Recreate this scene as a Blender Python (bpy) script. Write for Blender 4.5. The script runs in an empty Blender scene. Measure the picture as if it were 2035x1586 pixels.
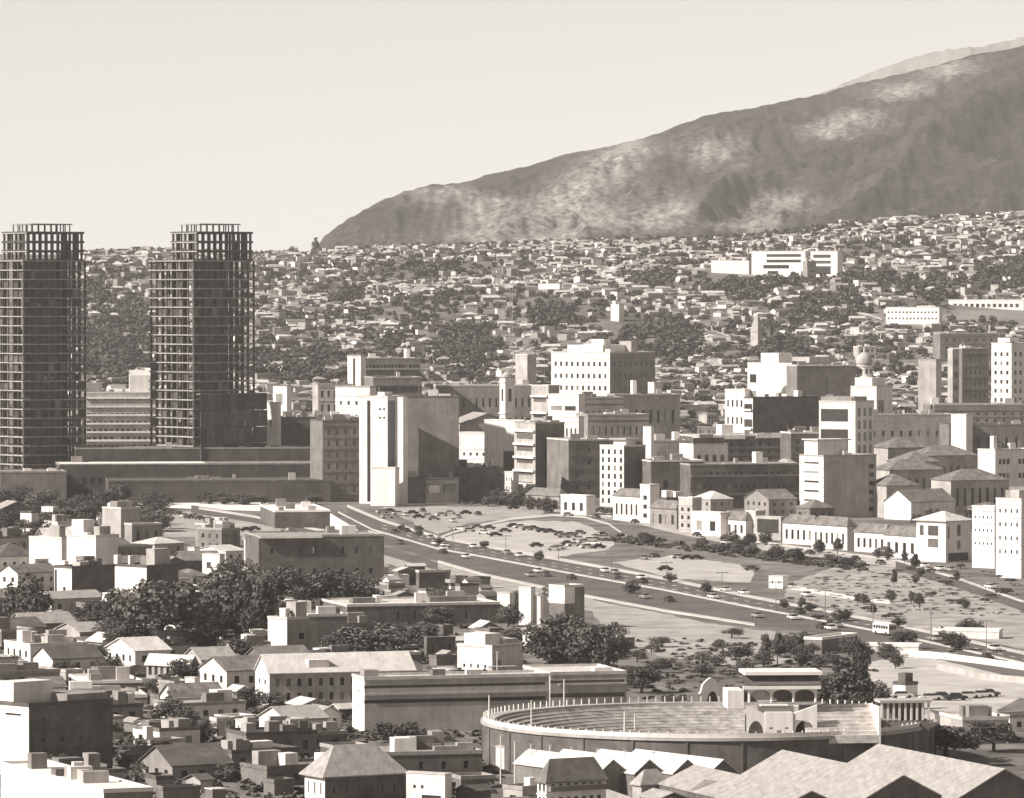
import bpy, math, random, mathutils
import numpy as np
from mathutils import Vector, noise
random.seed(7); rng = np.random.default_rng(7)
SC = bpy.context.scene; COL = SC.collection
R = math.radians; U = random.uniform
# ---------------------------------------------------------------- camera, sky, sun, exposure
F = 10600.0; CX = 1017.5; CY = 793.0; HZ = 580.0; CAMZ = 90.0
PITCH = math.atan((CY - HZ) / F)
cam = bpy.data.cameras.new('camera'); camo = bpy.data.objects.new('camera', cam); COL.objects.link(camo)
cam.sensor_width = 36; cam.lens = 36 * F / 2035; cam.clip_start = 5; cam.clip_end = 20000
camo.location = (0, 0, CAMZ); camo.rotation_euler = (math.pi / 2 - PITCH, 0, 0); SC.camera = camo
SUN_EL = R(36); SUN_XY = Vector((-0.93, -0.36)).normalized()
W = bpy.data.worlds.new('World'); SC.world = W; W.use_nodes = True
nt = W.node_tree; nt.nodes.clear()
out = nt.nodes.new('ShaderNodeOutputWorld'); bg = nt.nodes.new('ShaderNodeBackground')
sky = nt.nodes.new('ShaderNodeTexSky'); sky.sky_type = 'NISHITA'; sky.sun_disc = False
sky.sun_elevation = SUN_EL; sky.sun_rotation = math.atan2(SUN_XY.x, SUN_XY.y)
sky.dust_density = 0.0; sky.air_density = 1.0; sky.ozone_density = 1.0
bw = nt.nodes.new('ShaderNodeRGBToBW'); mul = nt.nodes.new('ShaderNodeMix'); mul.data_type = 'RGBA'; mul.blend_type = 'MULTIPLY'
mul.inputs[0].default_value = 1; mul.inputs[7].default_value = (1.0, 0.955, 0.91, 1)   # the monochrome print's warm tone
nt.links.new(sky.outputs[0], bw.inputs[0]); nt.links.new(bw.outputs[0], mul.inputs[6]); nt.links.new(mul.outputs[2], bg.inputs[0])
nt.links.new(bg.outputs[0], out.inputs[0]); bg.inputs[1].default_value = 0.064
sl = bpy.data.lights.new('sun', 'SUN'); sl.energy = 4.6; sl.angle = R(0.53); sl.color = (1.0, 0.96, 0.91)
so = bpy.data.objects.new('sun', sl); COL.objects.link(so)
sd = Vector((SUN_XY.x * math.cos(SUN_EL), SUN_XY.y * math.cos(SUN_EL), math.sin(SUN_EL)))
so.rotation_euler = sd.to_track_quat('Z', 'Y').to_euler(); so.location = (-400, 0, 900)
vs = SC.view_settings; vs.view_transform = 'Standard'; vs.look = 'None'; vs.gamma = 1; vs.use_curve_mapping = False
vs.exposure = 0.88
SC.cycles.max_bounces = 4; SC.cycles.diffuse_bounces = 2; SC.cycles.volume_bounces = 0; SC.cycles.use_denoising = True
SC.cycles.transparent_max_bounces = 6

# ---------------------------------------------------------------- materials
def tone(v):
    k = max(0.0, min(1.0, v / 0.6)) ** 0.5
    return (v, v * (0.87 + 0.06 * k), v * (0.79 + 0.08 * k), 1)
MATS = {}
def mat(name, v, amt=0.25, scale=0.15, rough=0.85, v2=None, bump=0.0, stripe=None, objrand=0.0, spec=0.2):
    if name in MATS: return MATS[name]
    m = bpy.data.materials.new(name); m.use_nodes = True; n = m.node_tree.nodes; l = m.node_tree.links
    b = n['Principled BSDF']; b.inputs['Roughness'].default_value = rough; b.inputs['Specular IOR Level'].default_value = spec
    geo = n.new('ShaderNodeNewGeometry')
    nz = n.new('ShaderNodeTexNoise'); nz.inputs['Scale'].default_value = scale; nz.inputs['Detail'].default_value = 6; nz.inputs['Roughness'].default_value = 0.65
    l.new(geo.outputs['Position'], nz.inputs['Vector'])
    mp = n.new('ShaderNodeMapRange'); mp.inputs[1].default_value = 0.34; mp.inputs[2].default_value = 0.66
    l.new(nz.outputs['Fac'], mp.inputs[0])
    lo = v * (1 - amt) if v2 is None else v2
    mx = n.new('ShaderNodeMix'); mx.data_type = 'RGBA'; mx.inputs[6].default_value = tone(lo); mx.inputs[7].default_value = tone(v * (1 + amt * 0.35) if v2 is None else v)
    l.new(mp.outputs[0], mx.inputs[0]); last = mx.outputs[2]
    def mulby(sock):
        nonlocal last
        q = n.new('ShaderNodeMix'); q.data_type = 'RGBA'; q.blend_type = 'MULTIPLY'; q.inputs[0].default_value = 1
        l.new(last, q.inputs[6]); l.new(sock, q.inputs[7]); last = q.outputs[2]
    if stripe:       # streaks (rain marks on walls, corrugation grime on roofs)
        mapn = n.new('ShaderNodeMapping'); mapn.inputs['Scale'].default_value = stripe; l.new(geo.outputs['Position'], mapn.inputs[0])
        n2 = n.new('ShaderNodeTexNoise'); n2.inputs['Scale'].default_value = 1; n2.inputs['Detail'].default_value = 3; l.new(mapn.outputs[0], n2.inputs['Vector'])
        m2 = n.new('ShaderNodeMapRange'); m2.inputs[1].default_value = 0.3; m2.inputs[2].default_value = 0.6; m2.inputs[3].default_value = 0.82; m2.inputs[4].default_value = 1.0
        l.new(n2.outputs['Fac'], m2.inputs[0]); mulby(m2.outputs[0])
    if objrand:
        oi = n.new('ShaderNodeObjectInfo'); m3 = n.new('ShaderNodeMapRange'); m3.inputs[3].default_value = 1 - objrand; m3.inputs[4].default_value = 1 + objrand * 0.6
        l.new(oi.outputs['Random'], m3.inputs[0]); mulby(m3.outputs[0])
    l.new(last, b.inputs['Base Color'])
    if bump:
        bp = n.new('ShaderNodeBump'); bp.inputs['Strength'].default_value = bump; bp.inputs['Distance'].default_value = 0.4
        l.new(nz.outputs['Fac'], bp.inputs['Height']); l.new(bp.outputs[0], b.inputs['Normal'])
    MATS[name] = m; return m
ST = (0.9, 0.9, 0.06)
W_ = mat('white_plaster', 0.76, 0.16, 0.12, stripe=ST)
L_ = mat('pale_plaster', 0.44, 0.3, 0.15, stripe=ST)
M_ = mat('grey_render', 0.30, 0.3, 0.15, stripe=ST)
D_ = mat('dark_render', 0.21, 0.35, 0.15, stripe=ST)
K_ = mat('dark_and_shade_concrete', 0.15, 0.4, 0.2, stripe=ST)  # dark walls, and painted shade on right faces of white-fronted buildings
RW = mat('pale_roof_sheet', 0.60, 0.2, 0.2, stripe=(1.2, 0.1, 1))
RL = mat('weathered_roof_sheet', 0.36, 0.25, 0.6, stripe=(1.2, 0.1, 1))
RT = mat('clay_tile', 0.20, 0.45, 0.4, stripe=(1.5, 0.2, 1))
RD = mat('tarred_roof', 0.12, 0.4, 0.3)
GL = mat('window_glass', 0.035, 0.3, 0.5, rough=0.25, spec=0.5, objrand=0.6)
GM = mat('dim_glass', 0.10, 0.3, 0.5, rough=0.3, spec=0.5, objrand=0.6)
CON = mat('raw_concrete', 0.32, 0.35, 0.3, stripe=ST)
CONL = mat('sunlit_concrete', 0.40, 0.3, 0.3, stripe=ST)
STEEL = mat('dark_formwork', 0.10, 0.4, 0.5, objrand=0.5)
LEAF = mat('foliage', 0.13, 0.5, 0.35, objrand=0.35, rough=0.7, v2=0.065)
LEAFL = mat('dry_foliage', 0.14, 0.5, 0.35, objrand=0.35, rough=0.7, v2=0.06)
BARK = mat('bark', 0.08)
ASPH = mat('asphalt', 0.13, 0.25, 0.06, stripe=(0.2, 0.05, 1))
KERB = mat('kerb_concrete', 0.55, 0.25, 0.1)
DIRT = mat('bare_earth', 0.42, 0.35, 0.09, v2=0.24, bump=0.5)
DIRTL = mat('pale_earth', 0.50, 0.3, 0.09, v2=0.33, bump=0.4)
SCRUB = mat('scrub_ground', 0.42, 0.4, 0.08, v2=0.2, bump=0.7)
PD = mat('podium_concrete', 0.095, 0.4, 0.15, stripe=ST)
PLAZA = mat('paving', 0.75, 0.15, 0.1)
CARS = [mat('car_paint_white', 0.62, 0.05), mat('car_paint_grey', 0.3, 0.05), mat('car_paint_black', 0.05, 0.05), mat('car_paint_dark', 0.11, 0.05)]
for c in CARS: c.node_tree.nodes['Principled BSDF'].inputs['Roughness'].default_value = 0.35
RUB = mat('tyre_rubber', 0.03)

# ---------------------------------------------------------------- projection helpers (plain optics)
cp, sp_ = math.cos(PITCH), math.sin(PITCH)
def ray(px, py):
    u = (px - CX) / F; v = -(py - CY) / F
    return Vector((u, cp + v * sp_, -sp_ + v * cp))
def zat(py, Y):               # height that shows at row py at distance Y
    d = ray(CX, py); return CAMZ + d.z / d.y * Y
def xat(px, Y, py=800):
    d = ray(px, py); return d.x / d.y * Y
def pix(x, y, z):
    dz = z - CAMZ; dep = y * cp - dz * sp_; up = y * sp_ + dz * cp
    return CX + F * x / dep, CY - F * up / dep
CREST = [(-800, 503), (160, 505), (300, 500), (500, 506), (640, 502), (760, 494), (900, 490), (1050, 484), (1200, 480), (1500, 470), (1700, 446), (2035, 425), (3200, 400)]
PROF = [(0, 0), (2450, 0), (3000, 6), (3500, 22), (4000, 47), (4500, 82), (5000, 118), (5300, 130), (5500, 122), (6000, 60), (7000, 20), (10500, 0)]
def interp(t, P):
    if t <= P[0][0]: return P[0][1]
    for (a, b), (c, d) in zip(P, P[1:]):
        if t <= c:
            k = (t - a) / (c - a); return b + (d - b) * k
    return P[-1][1]
def H(x, y):
    if y < 2450: return 0.0
    px = CX + F * x / y
    T = (CAMZ + (HZ - interp(px, CREST)) / F * 5300) / 130.0
    k = min(1, (y - 2450) / 1500); T = 1 + (T - 1) * min(1, max(0, (y - 3200) / 1500))
    z = interp(y, PROF) * T
    n = noise.noise(Vector((x / 260, y / 420, 3.1))) + 0.5 * noise.noise(Vector((x / 110, y / 190, 7.7)))
    amp = 13 * k * (1 if y < 4700 else max(0.15, 1 - (y - 4700) / 500))
    return max(0, z + n * amp)
def ground(px, py):
    d = ray(px, py)
    if d.z < 0:
        t = CAMZ / -d.z
        if t * d.y <= 2450: return Vector((0, 0, CAMZ)) + d * t
    t = 2450 / d.y
    while t < 5600:
        p = Vector((0, 0, CAMZ)) + d * t
        if p.z <= H(p.x, p.y): return p
        t += 4
    p = Vector((0, 0, CAMZ)) + d * 5300; p.z = H(p.x, p.y); return p

# ---------------------------------------------------------------- object helpers
def link(name, me, parent=None, m=None):
    o = bpy.data.objects.new(name, me); COL.objects.link(o)
    if parent: o.parent = parent
    if m is not None and me is not None and not me.materials: me.materials.append(m)
    return o
def tag(o, label=None, cat=None, group=None, kind=None):
    for k, v in (('label', label), ('category', cat), ('group', group), ('kind', kind)):
        if v: o[k] = v
    return o
def empty(name, loc, rz=0, label=None, cat=None, group=None):
    o = link(name, None); o.location = loc; o.rotation_euler = (0, 0, rz); o.empty_display_size = 1
    return tag(o, label, cat, group)
class MB:
    def __init__(s): s.v = []; s.f = []
    def quad(s, a, b, c, d):
        n = len(s.v); s.v += [a, b, c, d]; s.f.append((n, n + 1, n + 2, n + 3)); return s
    def tri(s, a, b, c):
        n = len(s.v); s.v += [a, b, c]; s.f.append((n, n + 1, n + 2)); return s
    def box(s, x0, x1, y0, y1, z0, z1):
        n = len(s.v)
        s.v += [(x0, y0, z0), (x1, y0, z0), (x1, y1, z0), (x0, y1, z0), (x0, y0, z1), (x1, y0, z1), (x1, y1, z1), (x0, y1, z1)]
        s.f += [tuple(n + i for i in q) for q in ((0, 3, 2, 1), (4, 5, 6, 7), (0, 1, 5, 4), (1, 2, 6, 5), (2, 3, 7, 6), (3, 0, 4, 7))]; return s
    def cyl(s, x, y, z0, z1, r0, r1=None, n=12):
        r1 = r0 if r1 is None else r1; b = len(s.v)
        for k in range(n):
            a = 2 * math.pi * k / n; s.v.append((x + r0 * math.cos(a), y + r0 * math.sin(a), z0)); s.v.append((x + r1 * math.cos(a), y + r1 * math.sin(a), z1))
        for k in range(n):
            q = (k + 1) % n; s.f.append((b + 2 * k, b + 2 * q, b + 2 * q + 1, b + 2 * k + 1))
        s.f.append(tuple(b + 2 * k + 1 for k in range(n))); return s
    def lathe(s, pts, n=20, x=0, y=0):
        b = len(s.v)
        for r, z in pts:
            for k in range(n):
                a = 2 * math.pi * k / n; s.v.append((x + r * math.cos(a), y + r * math.sin(a), z))
        for i in range(len(pts) - 1):
            for k in range(n):
                q = (k + 1) % n; s.f.append((b + i * n + k, b + i * n + q, b + (i + 1) * n + q, b + (i + 1) * n + k))
        return s
    def mesh(s, name, m=None):
        me = bpy.data.meshes.new(name); me.from_pydata(s.v, [], s.f)
        if m: me.materials.append(m)
        return me
    def build(s, name, m, parent=None): return link(name, s.mesh(name, m), parent)
_cache = {}
def boxmesh(w, d, h, m, name='piece'):
    k = (round(w, 1), round(d, 1), round(h, 1), m.name, name)
    if k not in _cache: _cache[k] = MB().box(0, k[0], 0, k[1], 0, k[2]).mesh(name, m)
    return _cache[k]
def put(name, x0, x1, y0, y1, z0, z1, m, parent):
    o = link(name, boxmesh(max(.1, x1 - x0), max(.1, y1 - y0), max(.1, z1 - z0), m, name), parent); o.location = (x0, y0, z0); return o

def wall_face(mb, O, U, N, Wd, Ht, rects, rec=0.35):
    """wall with real recessed openings; O origin, U horizontal unit, N outward normal"""
    def P(u, v, d=0): return (O[0] + U[0] * u - N[0] * d, O[1] + U[1] * u - N[1] * d, O[2] + v)
    us = sorted(set([0, Wd] + [r[0] for r in rects] + [r[2] for r in rects])); zs = sorted(set([0, Ht] + [r[1] for r in rects] + [r[3] for r in rects]))
    if not rects: mb.quad(P(0, 0), P(Wd, 0), P(Wd, Ht), P(0, Ht)); return
    holes = {}
    for j in range(len(zs) - 1):
        run = None
        for i in range(len(us) - 1):
            cu, cv = (us[i] + us[i + 1]) / 2, (zs[j] + zs[j + 1]) / 2
            hole = any(r[0] < cu < r[2] and r[1] < cv < r[3] for r in rects)
            if hole:
                if run is not None: mb.quad(P(run, zs[j]), P(us[i], zs[j]), P(us[i], zs[j + 1]), P(run, zs[j + 1])); run = None
            elif run is None: run = us[i]
        if run is not None: mb.quad(P(run, zs[j]), P(Wd, zs[j]), P(Wd, zs[j + 1]), P(run, zs[j + 1]))
    for a, b, c, d in rects:
        mb.quad(P(a, b), P(c, b), P(c, b, rec), P(a, b, rec)); mb.quad(P(a, d), P(c, d), P(c, d, rec), P(a, d, rec))
        mb.quad(P(a, b), P(a, d), P(a, d, rec), P(a, b, rec)); mb.quad(P(c, b), P(c, d), P(c, d, rec), P(c, b, rec))
def rects_of(spec, Wd, Ht):
    if not spec: return []
    if spec[0] == 'r': return [(a * Wd, b * Ht, c * Wd, d * Ht) for a, b, c, d in spec[1]]
    _, nx, nz, wf, hf = spec[:5]; mu, mb_, mt = (spec[5:] + (0.05, 0.08, 0.06))[:3] if len(spec) < 8 else spec[5:8]
    out = []; cw = Wd * (1 - 2 * mu) / nx; ch = Ht * (1 - mb_ - mt) / nz
    for j in range(nz):
        for i in range(nx):
            u = Wd * mu + cw * (i + 0.5); v = Ht * mb_ + ch * (j + 0.5)
            out.append((u - cw * wf / 2, v - ch * hf / 2, u + cw * wf / 2, v + ch * hf / 2))
    return out
NAMED = []
def building(label, cat, xl, xc, xr, yb, yt, th, wall, L=None, Rr=None, roof='flat', rm=None, name='building', Y=None, depL=None, depR=None,
             extras=(), bandL=0, bandR=0, gh=3.0, wl=None, glass=None, group=None, reg=True, over=0.4, wall2=None):
    glass = glass or GL; rm = rm or RL
    if Y is None: g = ground(xc, yb); Y = g.y; zg = g.z
    else: zg = H(xat(xc, Y), Y)
    x = xat(xc, Y); s = Y / F; t = R(th)
    Lr = depR or max(1.0, (xr - xc) * s / math.cos(t)); Ll = depL or max(1.0, (xc - xl) * s / math.sin(t))
    if depR: Lr = min(depR, max(1.5, (xr - xc + 5) * s / math.cos(t)))
    Ht = max(1.5, zat(yt, Y) - zg); z0 = -1.0 if zg > 0.5 else -0.2
    root = empty(name, (x, Y, zg), t, label, cat, group)
    RR = rects_of(Rr, Lr, Ht); RL_ = rects_of(L, Ll, Ht)
    if not RR and wall in (K_, D_, M_) and Lr > 14 and Ht > 8 and Y > 1900 and not any(w in label for w in ('blank', 'windowless', 'check', 'plain', 'mural', 'slab', 'terrace', 'podium', 'hospital')):
        Rr = ('g', int(Lr / 4.5), int(Ht / 4), .34, .36, .04, .12, .08); RR = rects_of(Rr, Lr, Ht)
    mb = MB()
    wall_face(mb, (0, 0, 0), (1, 0), (0, -1), Lr, Ht, RR); 
    if wl: m2_ = MB(); wall_face(m2_, (0, 0, 0), (0, 1), (-1, 0), Ll, Ht, RL_)  # separate face tones, painting the sunlit left against the shaded right
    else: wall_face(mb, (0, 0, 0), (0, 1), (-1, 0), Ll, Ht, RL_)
    wall_face(mb, (0, Ll, 0), (1, 0), (0, 1), Lr, Ht, []); wall_face(mb, (Lr, 0, 0), (0, 1), (1, 0), Ll, Ht, [])
    if z0 < -0.5: mb.box(0.01, Lr - .01, 0.01, Ll - .01, -6, 0)
    if roof == 'gx': (m2_ if wl else mb).tri((0, 0, Ht), (0, Ll, Ht), (0, Ll / 2, Ht + gh)); mb.tri((Lr, 0, Ht), (Lr, Ll, Ht), (Lr, Ll / 2, Ht + gh))
    if roof == 'gy': mb.tri((0, 0, Ht), (Lr, 0, Ht), (Lr / 2, 0, Ht + gh)); mb.tri((0, Ll, Ht), (Lr, Ll, Ht), (Lr / 2, Ll, Ht + gh))
    mb.build('wall', wall, root)
    if wl: m2_.build('sunlit_end_wall', wl, root)
    r = MB(); e = over
    if roof == 'flat':
        r.box(-.12, Lr + .12, -.12, Ll + .12, Ht, Ht + .2)
        if min(Lr, Ll) > 3:
            for b in ((-.12, Lr + .12, -.12, .2), (-.12, Lr + .12, Ll - .2, Ll + .12), (-.12, .2, .2, Ll - .2), (Lr - .2, Lr + .12, .2, Ll - .2)): r.box(*b, Ht + .2, Ht + .7)
        r.build('roof', rm, root)
    else:
        if roof == 'gx': A = [(-e, -e), (Lr + e, -e), (Lr + e, Ll + e), (-e, Ll + e)]; rg = [(-e, Ll / 2), (Lr + e, Ll / 2)]
        elif roof == 'gy': A = [(Lr + e, -e), (Lr + e, Ll + e), (-e, Ll + e), (-e, -e)]; rg = [(Lr / 2, -e), (Lr / 2, Ll + e)]
        else:
            i = min(Lr, Ll) / 2
            if Lr > Ll: A = [(-e, -e), (Lr + e, -e), (Lr + e, Ll + e), (-e, Ll + e)]; rg = [(i, Ll / 2), (Lr - i + .01, Ll / 2)]
            else: A = [(Lr + e, -e), (Lr + e, Ll + e), (-e, Ll + e), (-e, -e)]; rg = [(Lr / 2, i), (Lr / 2, Ll - i + .01)]
        dz = e * gh / (min(Lr, Ll) / 2)
        for k in (0, .22):
            a, b, c, d = [(p[0], p[1], Ht - dz + k) for p in A]; p, q = [(g_[0], g_[1], Ht + gh + k) for g_ in rg]
            r.quad(a, b, q, p); r.quad(c, d, p, q); r.tri(d, a, p); r.tri(b, c, q)
        for (p, q) in zip(A, A[1:] + A[:1]): r.quad((*p, Ht - dz), (*q, Ht - dz), (*q, Ht - dz + .22), (*p, Ht - dz + .22))
        if roof in ('gx', 'gy'):      # open gable ends: only the two slopes
            r = MB()
            a, b, c, d = A; p, q = rg
            for k in (0, .22):
                r.quad((*a, Ht - dz + k), (*b, Ht - dz + k), (*q, Ht + gh + k), (*p, Ht + gh + k)); r.quad((*c, Ht - dz + k), (*d, Ht - dz + k), (*p, Ht + gh + k), (*q, Ht + gh + k))
            for u1, u2, z1, z2 in ((a, b, Ht - dz, Ht - dz), (b, q, Ht - dz, Ht + gh), (q, c, Ht + gh, Ht - dz), (c, d, Ht - dz, Ht - dz), (d, p, Ht - dz, Ht + gh), (p, a, Ht + gh, Ht - dz)):
                r.quad((*u1, z1), (*u2, z2), (*u2, z2 + .22), (*u1, z1 + .22))
        r.build('roof', rm, root)
    wq = random.Random(int(xc * 3 + yt)); pick = lambda: glass if wq.random() < .68 else (GM if wq.random() < .7 else M_)
    for a, b, c, d in RR: put('window', a, c, .22, .34, b, d, pick(), root)
    for a, b, c, d in RL_: put('window', .22, .34, a, c, b, d, pick(), root)
    for sp2, face, ban in ((Rr, 0, bandR), (L, 1, bandL)):
        if sp2 and sp2[0] == 'g' and sp2[2] >= 3 and not ban:
            mb2, mt2 = (sp2[6], sp2[7]) if len(sp2) >= 8 else (.08, .06)
            for k in range(sp2[2] + 1):
                z = Ht * mb2 + Ht * (1 - mb2 - mt2) * k / sp2[2]
                if face == 0: put('string_course', 0.05, Lr - .05, -.2, -.01, z - .1, z + .1, wall, root)
                else: put('string_course', -.2, -.01, 0.05, Ll - .05, z - .1, z + .1, wl or wall, root)
    for n_, face in ((bandR, 0), (bandL, 1)):
        for k in range(n_):
            z = Ht * (k + .75) / (n_ + .4)
            if face == 0: put('balcony', 0.3, Lr - .3, -1.0, -0.01, z, z + .9, wall2 or wall, root)
            else: put('balcony', -1.0, -0.01, 0.3, Ll - .3, z, z + .9, wall2 or wall, root)
    for ex in extras:
        nm, fx0, fx1, fy0, fy1, dz0, hh, mm = ex[:8]
        put(nm, fx0 * Lr, fx1 * Lr, fy0 * Ll, fy1 * Ll, Ht + .21 + dz0, Ht + .21 + dz0 + hh, mm, root)
    if roof == 'flat' and min(Lr, Ll) > 7:
        rq = random.Random(int(xl * 7 + yt)); 
        for _ in range(rq.randint(3, 8) if not extras else rq.randint(1, 3)):
            w_, d2, h_ = rq.uniform(1.2, 5), rq.uniform(1.2, 4), rq.uniform(.8, 3.2); a = rq.uniform(.5, Lr - w_ - .5); b = rq.uniform(.5, Ll - d2 - .5)
            put(rq.choice(['roof_house', 'roof_tank', 'roof_shed']), a, a + w_, b, b + d2, Ht + .21, Ht + .2 + h_, rq.choice([W_, L_, M_, D_]), root)
        if Y > 1900 and rq.random() < .6:
            a, b = rq.uniform(1, Lr - 1), rq.uniform(1, Ll - 1); put('aerial', a, a + .15, b, b + .15, Ht + .2, Ht + rq.uniform(3, 6), M_, root)
    if reg: NAMED.append((xl, xr, yt, pix(x, Y, zg)[1], Y, x, max(Lr, Ll)))
    root['Lr'] = Lr; root['Ll'] = Ll; root['Ht'] = Ht
    for k in ('Lr', 'Ll', 'Ht'): DIM.setdefault(root.name, {})[k] = root[k]; del root[k]
    return root
DIM = {}

# ---------------------------------------------------------------- ground, mountain, haze, roads
def grid(name, pts, nu, nv, m):
    f = [(j * nu + i, j * nu + i + 1, (j + 1) * nu + i + 1, (j + 1) * nu + i) for j in range(nv - 1) for i in range(nu - 1)]
    me = bpy.data.meshes.new(name); me.from_pydata(pts, [], f); me.materials.append(m)
    me.polygons.foreach_set('use_smooth', [True] * len(me.polygons)); return link(name, me)
HILLG = mat('hillside_ground', 0.24, 0.3, 0.012, v2=0.06, bump=0.3)
Ys = [300 + 110 * i for i in range(20)] + [2450 + 30 * i for i in range(110)] + [5800 + 150 * i for i in range(5)] + [6700, 7600, 9000]
US = [-0.30 + 0.004 * i for i in range(151)]
tag(grid('ground', [(u * max(y, 1500), y, H(u * max(y, 1500), y)) for y in Ys for u in US], len(US), len(Ys), HILLG), kind='structure')
MC = [(300, 640), (560, 560), (600, 525), (640, 482), (690, 440), (750, 411), (800, 388), (850, 371), (930, 360), (1000, 343), (1100, 314), (1160, 300), (1250, 281), (1330, 258), (1400, 231), (1480, 215), (1560, 203), (1640, 185), (1700, 166), (1800, 146), (1900, 118), (2035, 88), (2300, 20), (2800, -60)]
def ridged(x, y, s):
    return 1 - abs(noise.noise(Vector((x / s, y / s, 0.3)))) * 2.0
def mount(px, v):
    Y = 6300 + 2400 * v; x = xat(px, 8700) * (Y / 8700) ** 0.6
    zc = CAMZ + (HZ - interp(px, MC)) / F * 8700; b = 20
    q = x - 0.42 * (Y - 8700)
    r = ridged(q, Y * 0.22 + 900, 330) * 0.62 + ridged(q * 1.1 + 77, Y * 0.5, 120) * 0.2 + noise.noise(Vector((x / 40, Y / 50, 2))) * 0.06
    am = 110 * min(1, (zc - b) / 200) * (math.sin(math.pi * min(1, v)) ** 0.8 if v < 1 else 0)
    z = b + (zc - b) * (v ** 0.95) + (r - 0.35) * am
    z += noise.noise(Vector((x / 60, Y / 60, 9))) * 5 * v + (noise.noise(Vector((x / 18, Y / 26, 5))) * 6 + noise.noise(Vector((x / 8, Y / 11, 6))) * 3) * (1 if v < .93 else .35)
    return (x, Y, max(z, -1 + b * (1 - v)))
pts = []; nu = 0
pxs = [300 + 4 * i for i in range(600)]; vsl = [i / 95 for i in range(96)]
for v in vsl: pts += [mount(p, v) for p in pxs]
for k in (1, 2, 3): pts += [(q[0] * (1 + .02 * k), 8700 + 180 * k, max(5, q[2] * (1 - .3 * k))) for q in pts[95 * len(pxs):96 * len(pxs)]]
MT = mat('mountain_forest', 0.05, 0.3, 0.004, v2=0.022, bump=0.6)
mn = MT.node_tree.nodes; mb_ = mn['Principled BSDF']
n3 = mn.new('ShaderNodeTexNoise'); n3.inputs['Scale'].default_value = 0.09; n3.inputs['Detail'].default_value = 8; n3.inputs['Roughness'].default_value = 0.75
g3 = [n for n in mn if n.type == 'NEW_GEOMETRY'][0]; MT.node_tree.links.new(g3.outputs['Position'], n3.inputs['Vector'])
r3 = mn.new('ShaderNodeMapRange'); r3.inputs[1].default_value = .35; r3.inputs[2].default_value = .65; r3.inputs[3].default_value = .2; r3.inputs[4].default_value = 2.0
MT.node_tree.links.new(n3.outputs['Fac'], r3.inputs[0]); q3 = mn.new('ShaderNodeMix'); q3.data_type = 'RGBA'; q3.blend_type = 'MULTIPLY'; q3.inputs[0].default_value = 1
src = mb_.inputs['Base Color'].links[0].from_socket
MT.node_tree.links.new(src, q3.inputs[6]); MT.node_tree.links.new(r3.outputs[0], q3.inputs[7]); MT.node_tree.links.new(q3.outputs[2], mb_.inputs['Base Color'])
MEADOW = [(1250, 290, 45, 22), (1215, 330, 60, 35), (1160, 385, 60, 40), (1110, 440, 60, 35), (1060, 475, 60, 22), (950, 398, 110, 9), (880, 382, 60, 8), (960, 430, 60, 22), (1000, 472, 120, 14), (1420, 300, 60, 30), (1480, 440, 60, 25), (1560, 400, 50, 18), (1330, 420, 60, 30), (1700, 235, 60, 16), (1790, 180, 70, 18), (1880, 135, 60, 20), (1640, 260, 50, 14), (1250, 440, 90, 20)]
mo = tag(grid('mountain', pts, len(pxs), 99, MT), kind='structure')
at_ = mo.data.attributes.new('meadow', 'FLOAT', 'POINT'); vals = []
for q in pts:
    a, b = pix(*q); n_ = noise.noise(Vector((q[0] / 160, q[1] / 260, 1))) * 22 + noise.noise(Vector((q[0] / 30, q[1] / 45, 4))) * 20 + noise.noise(Vector((q[0] / 10, q[1] / 14, 6))) * 14; a += n_; b += n_ * .6
    vals.append(min(1, sum(math.exp(-((a - c) / d) ** 2 - ((b - e) / f_) ** 2) for c, e, d, f_ in MEADOW)))
at_.data.foreach_set('value', vals)
an = mn.new('ShaderNodeAttribute'); an.attribute_name = 'meadow'; qm = mn.new('ShaderNodeMix'); qm.data_type = 'RGBA'; qm.inputs[7].default_value = tone(0.21)
MT.node_tree.links.new(an.outputs['Fac'], qm.inputs[0]); MT.node_tree.links.new(src, qm.inputs[6]); MT.node_tree.links.new(qm.outputs[2], q3.inputs[6])

FR = [(1560, 215), (1640, 182), (1700, 156), (1760, 133), (1820, 112), (1880, 99), (1950, 93), (2035, 74), (2300, 10)]
fp = []
for k in range(9):
    for x_ in range(1560, 2300, 6):
        Yf = 9000 + 60 * k; zc_ = CAMZ + (HZ - interp(x_, FR)) / F * 9300; zz = zc_ * (k / 5 if k <= 5 else 1 - .2 * (k - 5)); nn = noise.noise(Vector((x_ / 14, k, 3))) * 4
        fp.append((xat(x_, 9300), Yf, max(1, zz + nn)))
tag(grid('far_ridge', fp, len(range(1560, 2300, 6)), 9, mat('far_ridge_haze_tone', 0.30, .3, .01)), kind='structure')  # pale tone paints the haze over this farther ridge
HAZE = True
if HAZE:
    hz = MB().box(-2700, 2700, -60, 9700, -8, 900).build('haze', None); tag(hz, kind='stuff')
    hm = bpy.data.materials.new('haze_air'); hm.use_nodes = True; hm.node_tree.nodes.clear()
    ho = hm.node_tree.nodes.new('ShaderNodeOutputMaterial'); hv = hm.node_tree.nodes.new('ShaderNodeVolumePrincipled')
    hv.inputs['Color'].default_value = (1, .95, .90, 1); hv.inputs['Density'].default_value = 3.2e-5; hv.inputs['Anisotropy'].default_value = 0.0
    hm.node_tree.links.new(hv.outputs[0], ho.inputs['Volume']); hz.data.materials.append(hm)

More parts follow.
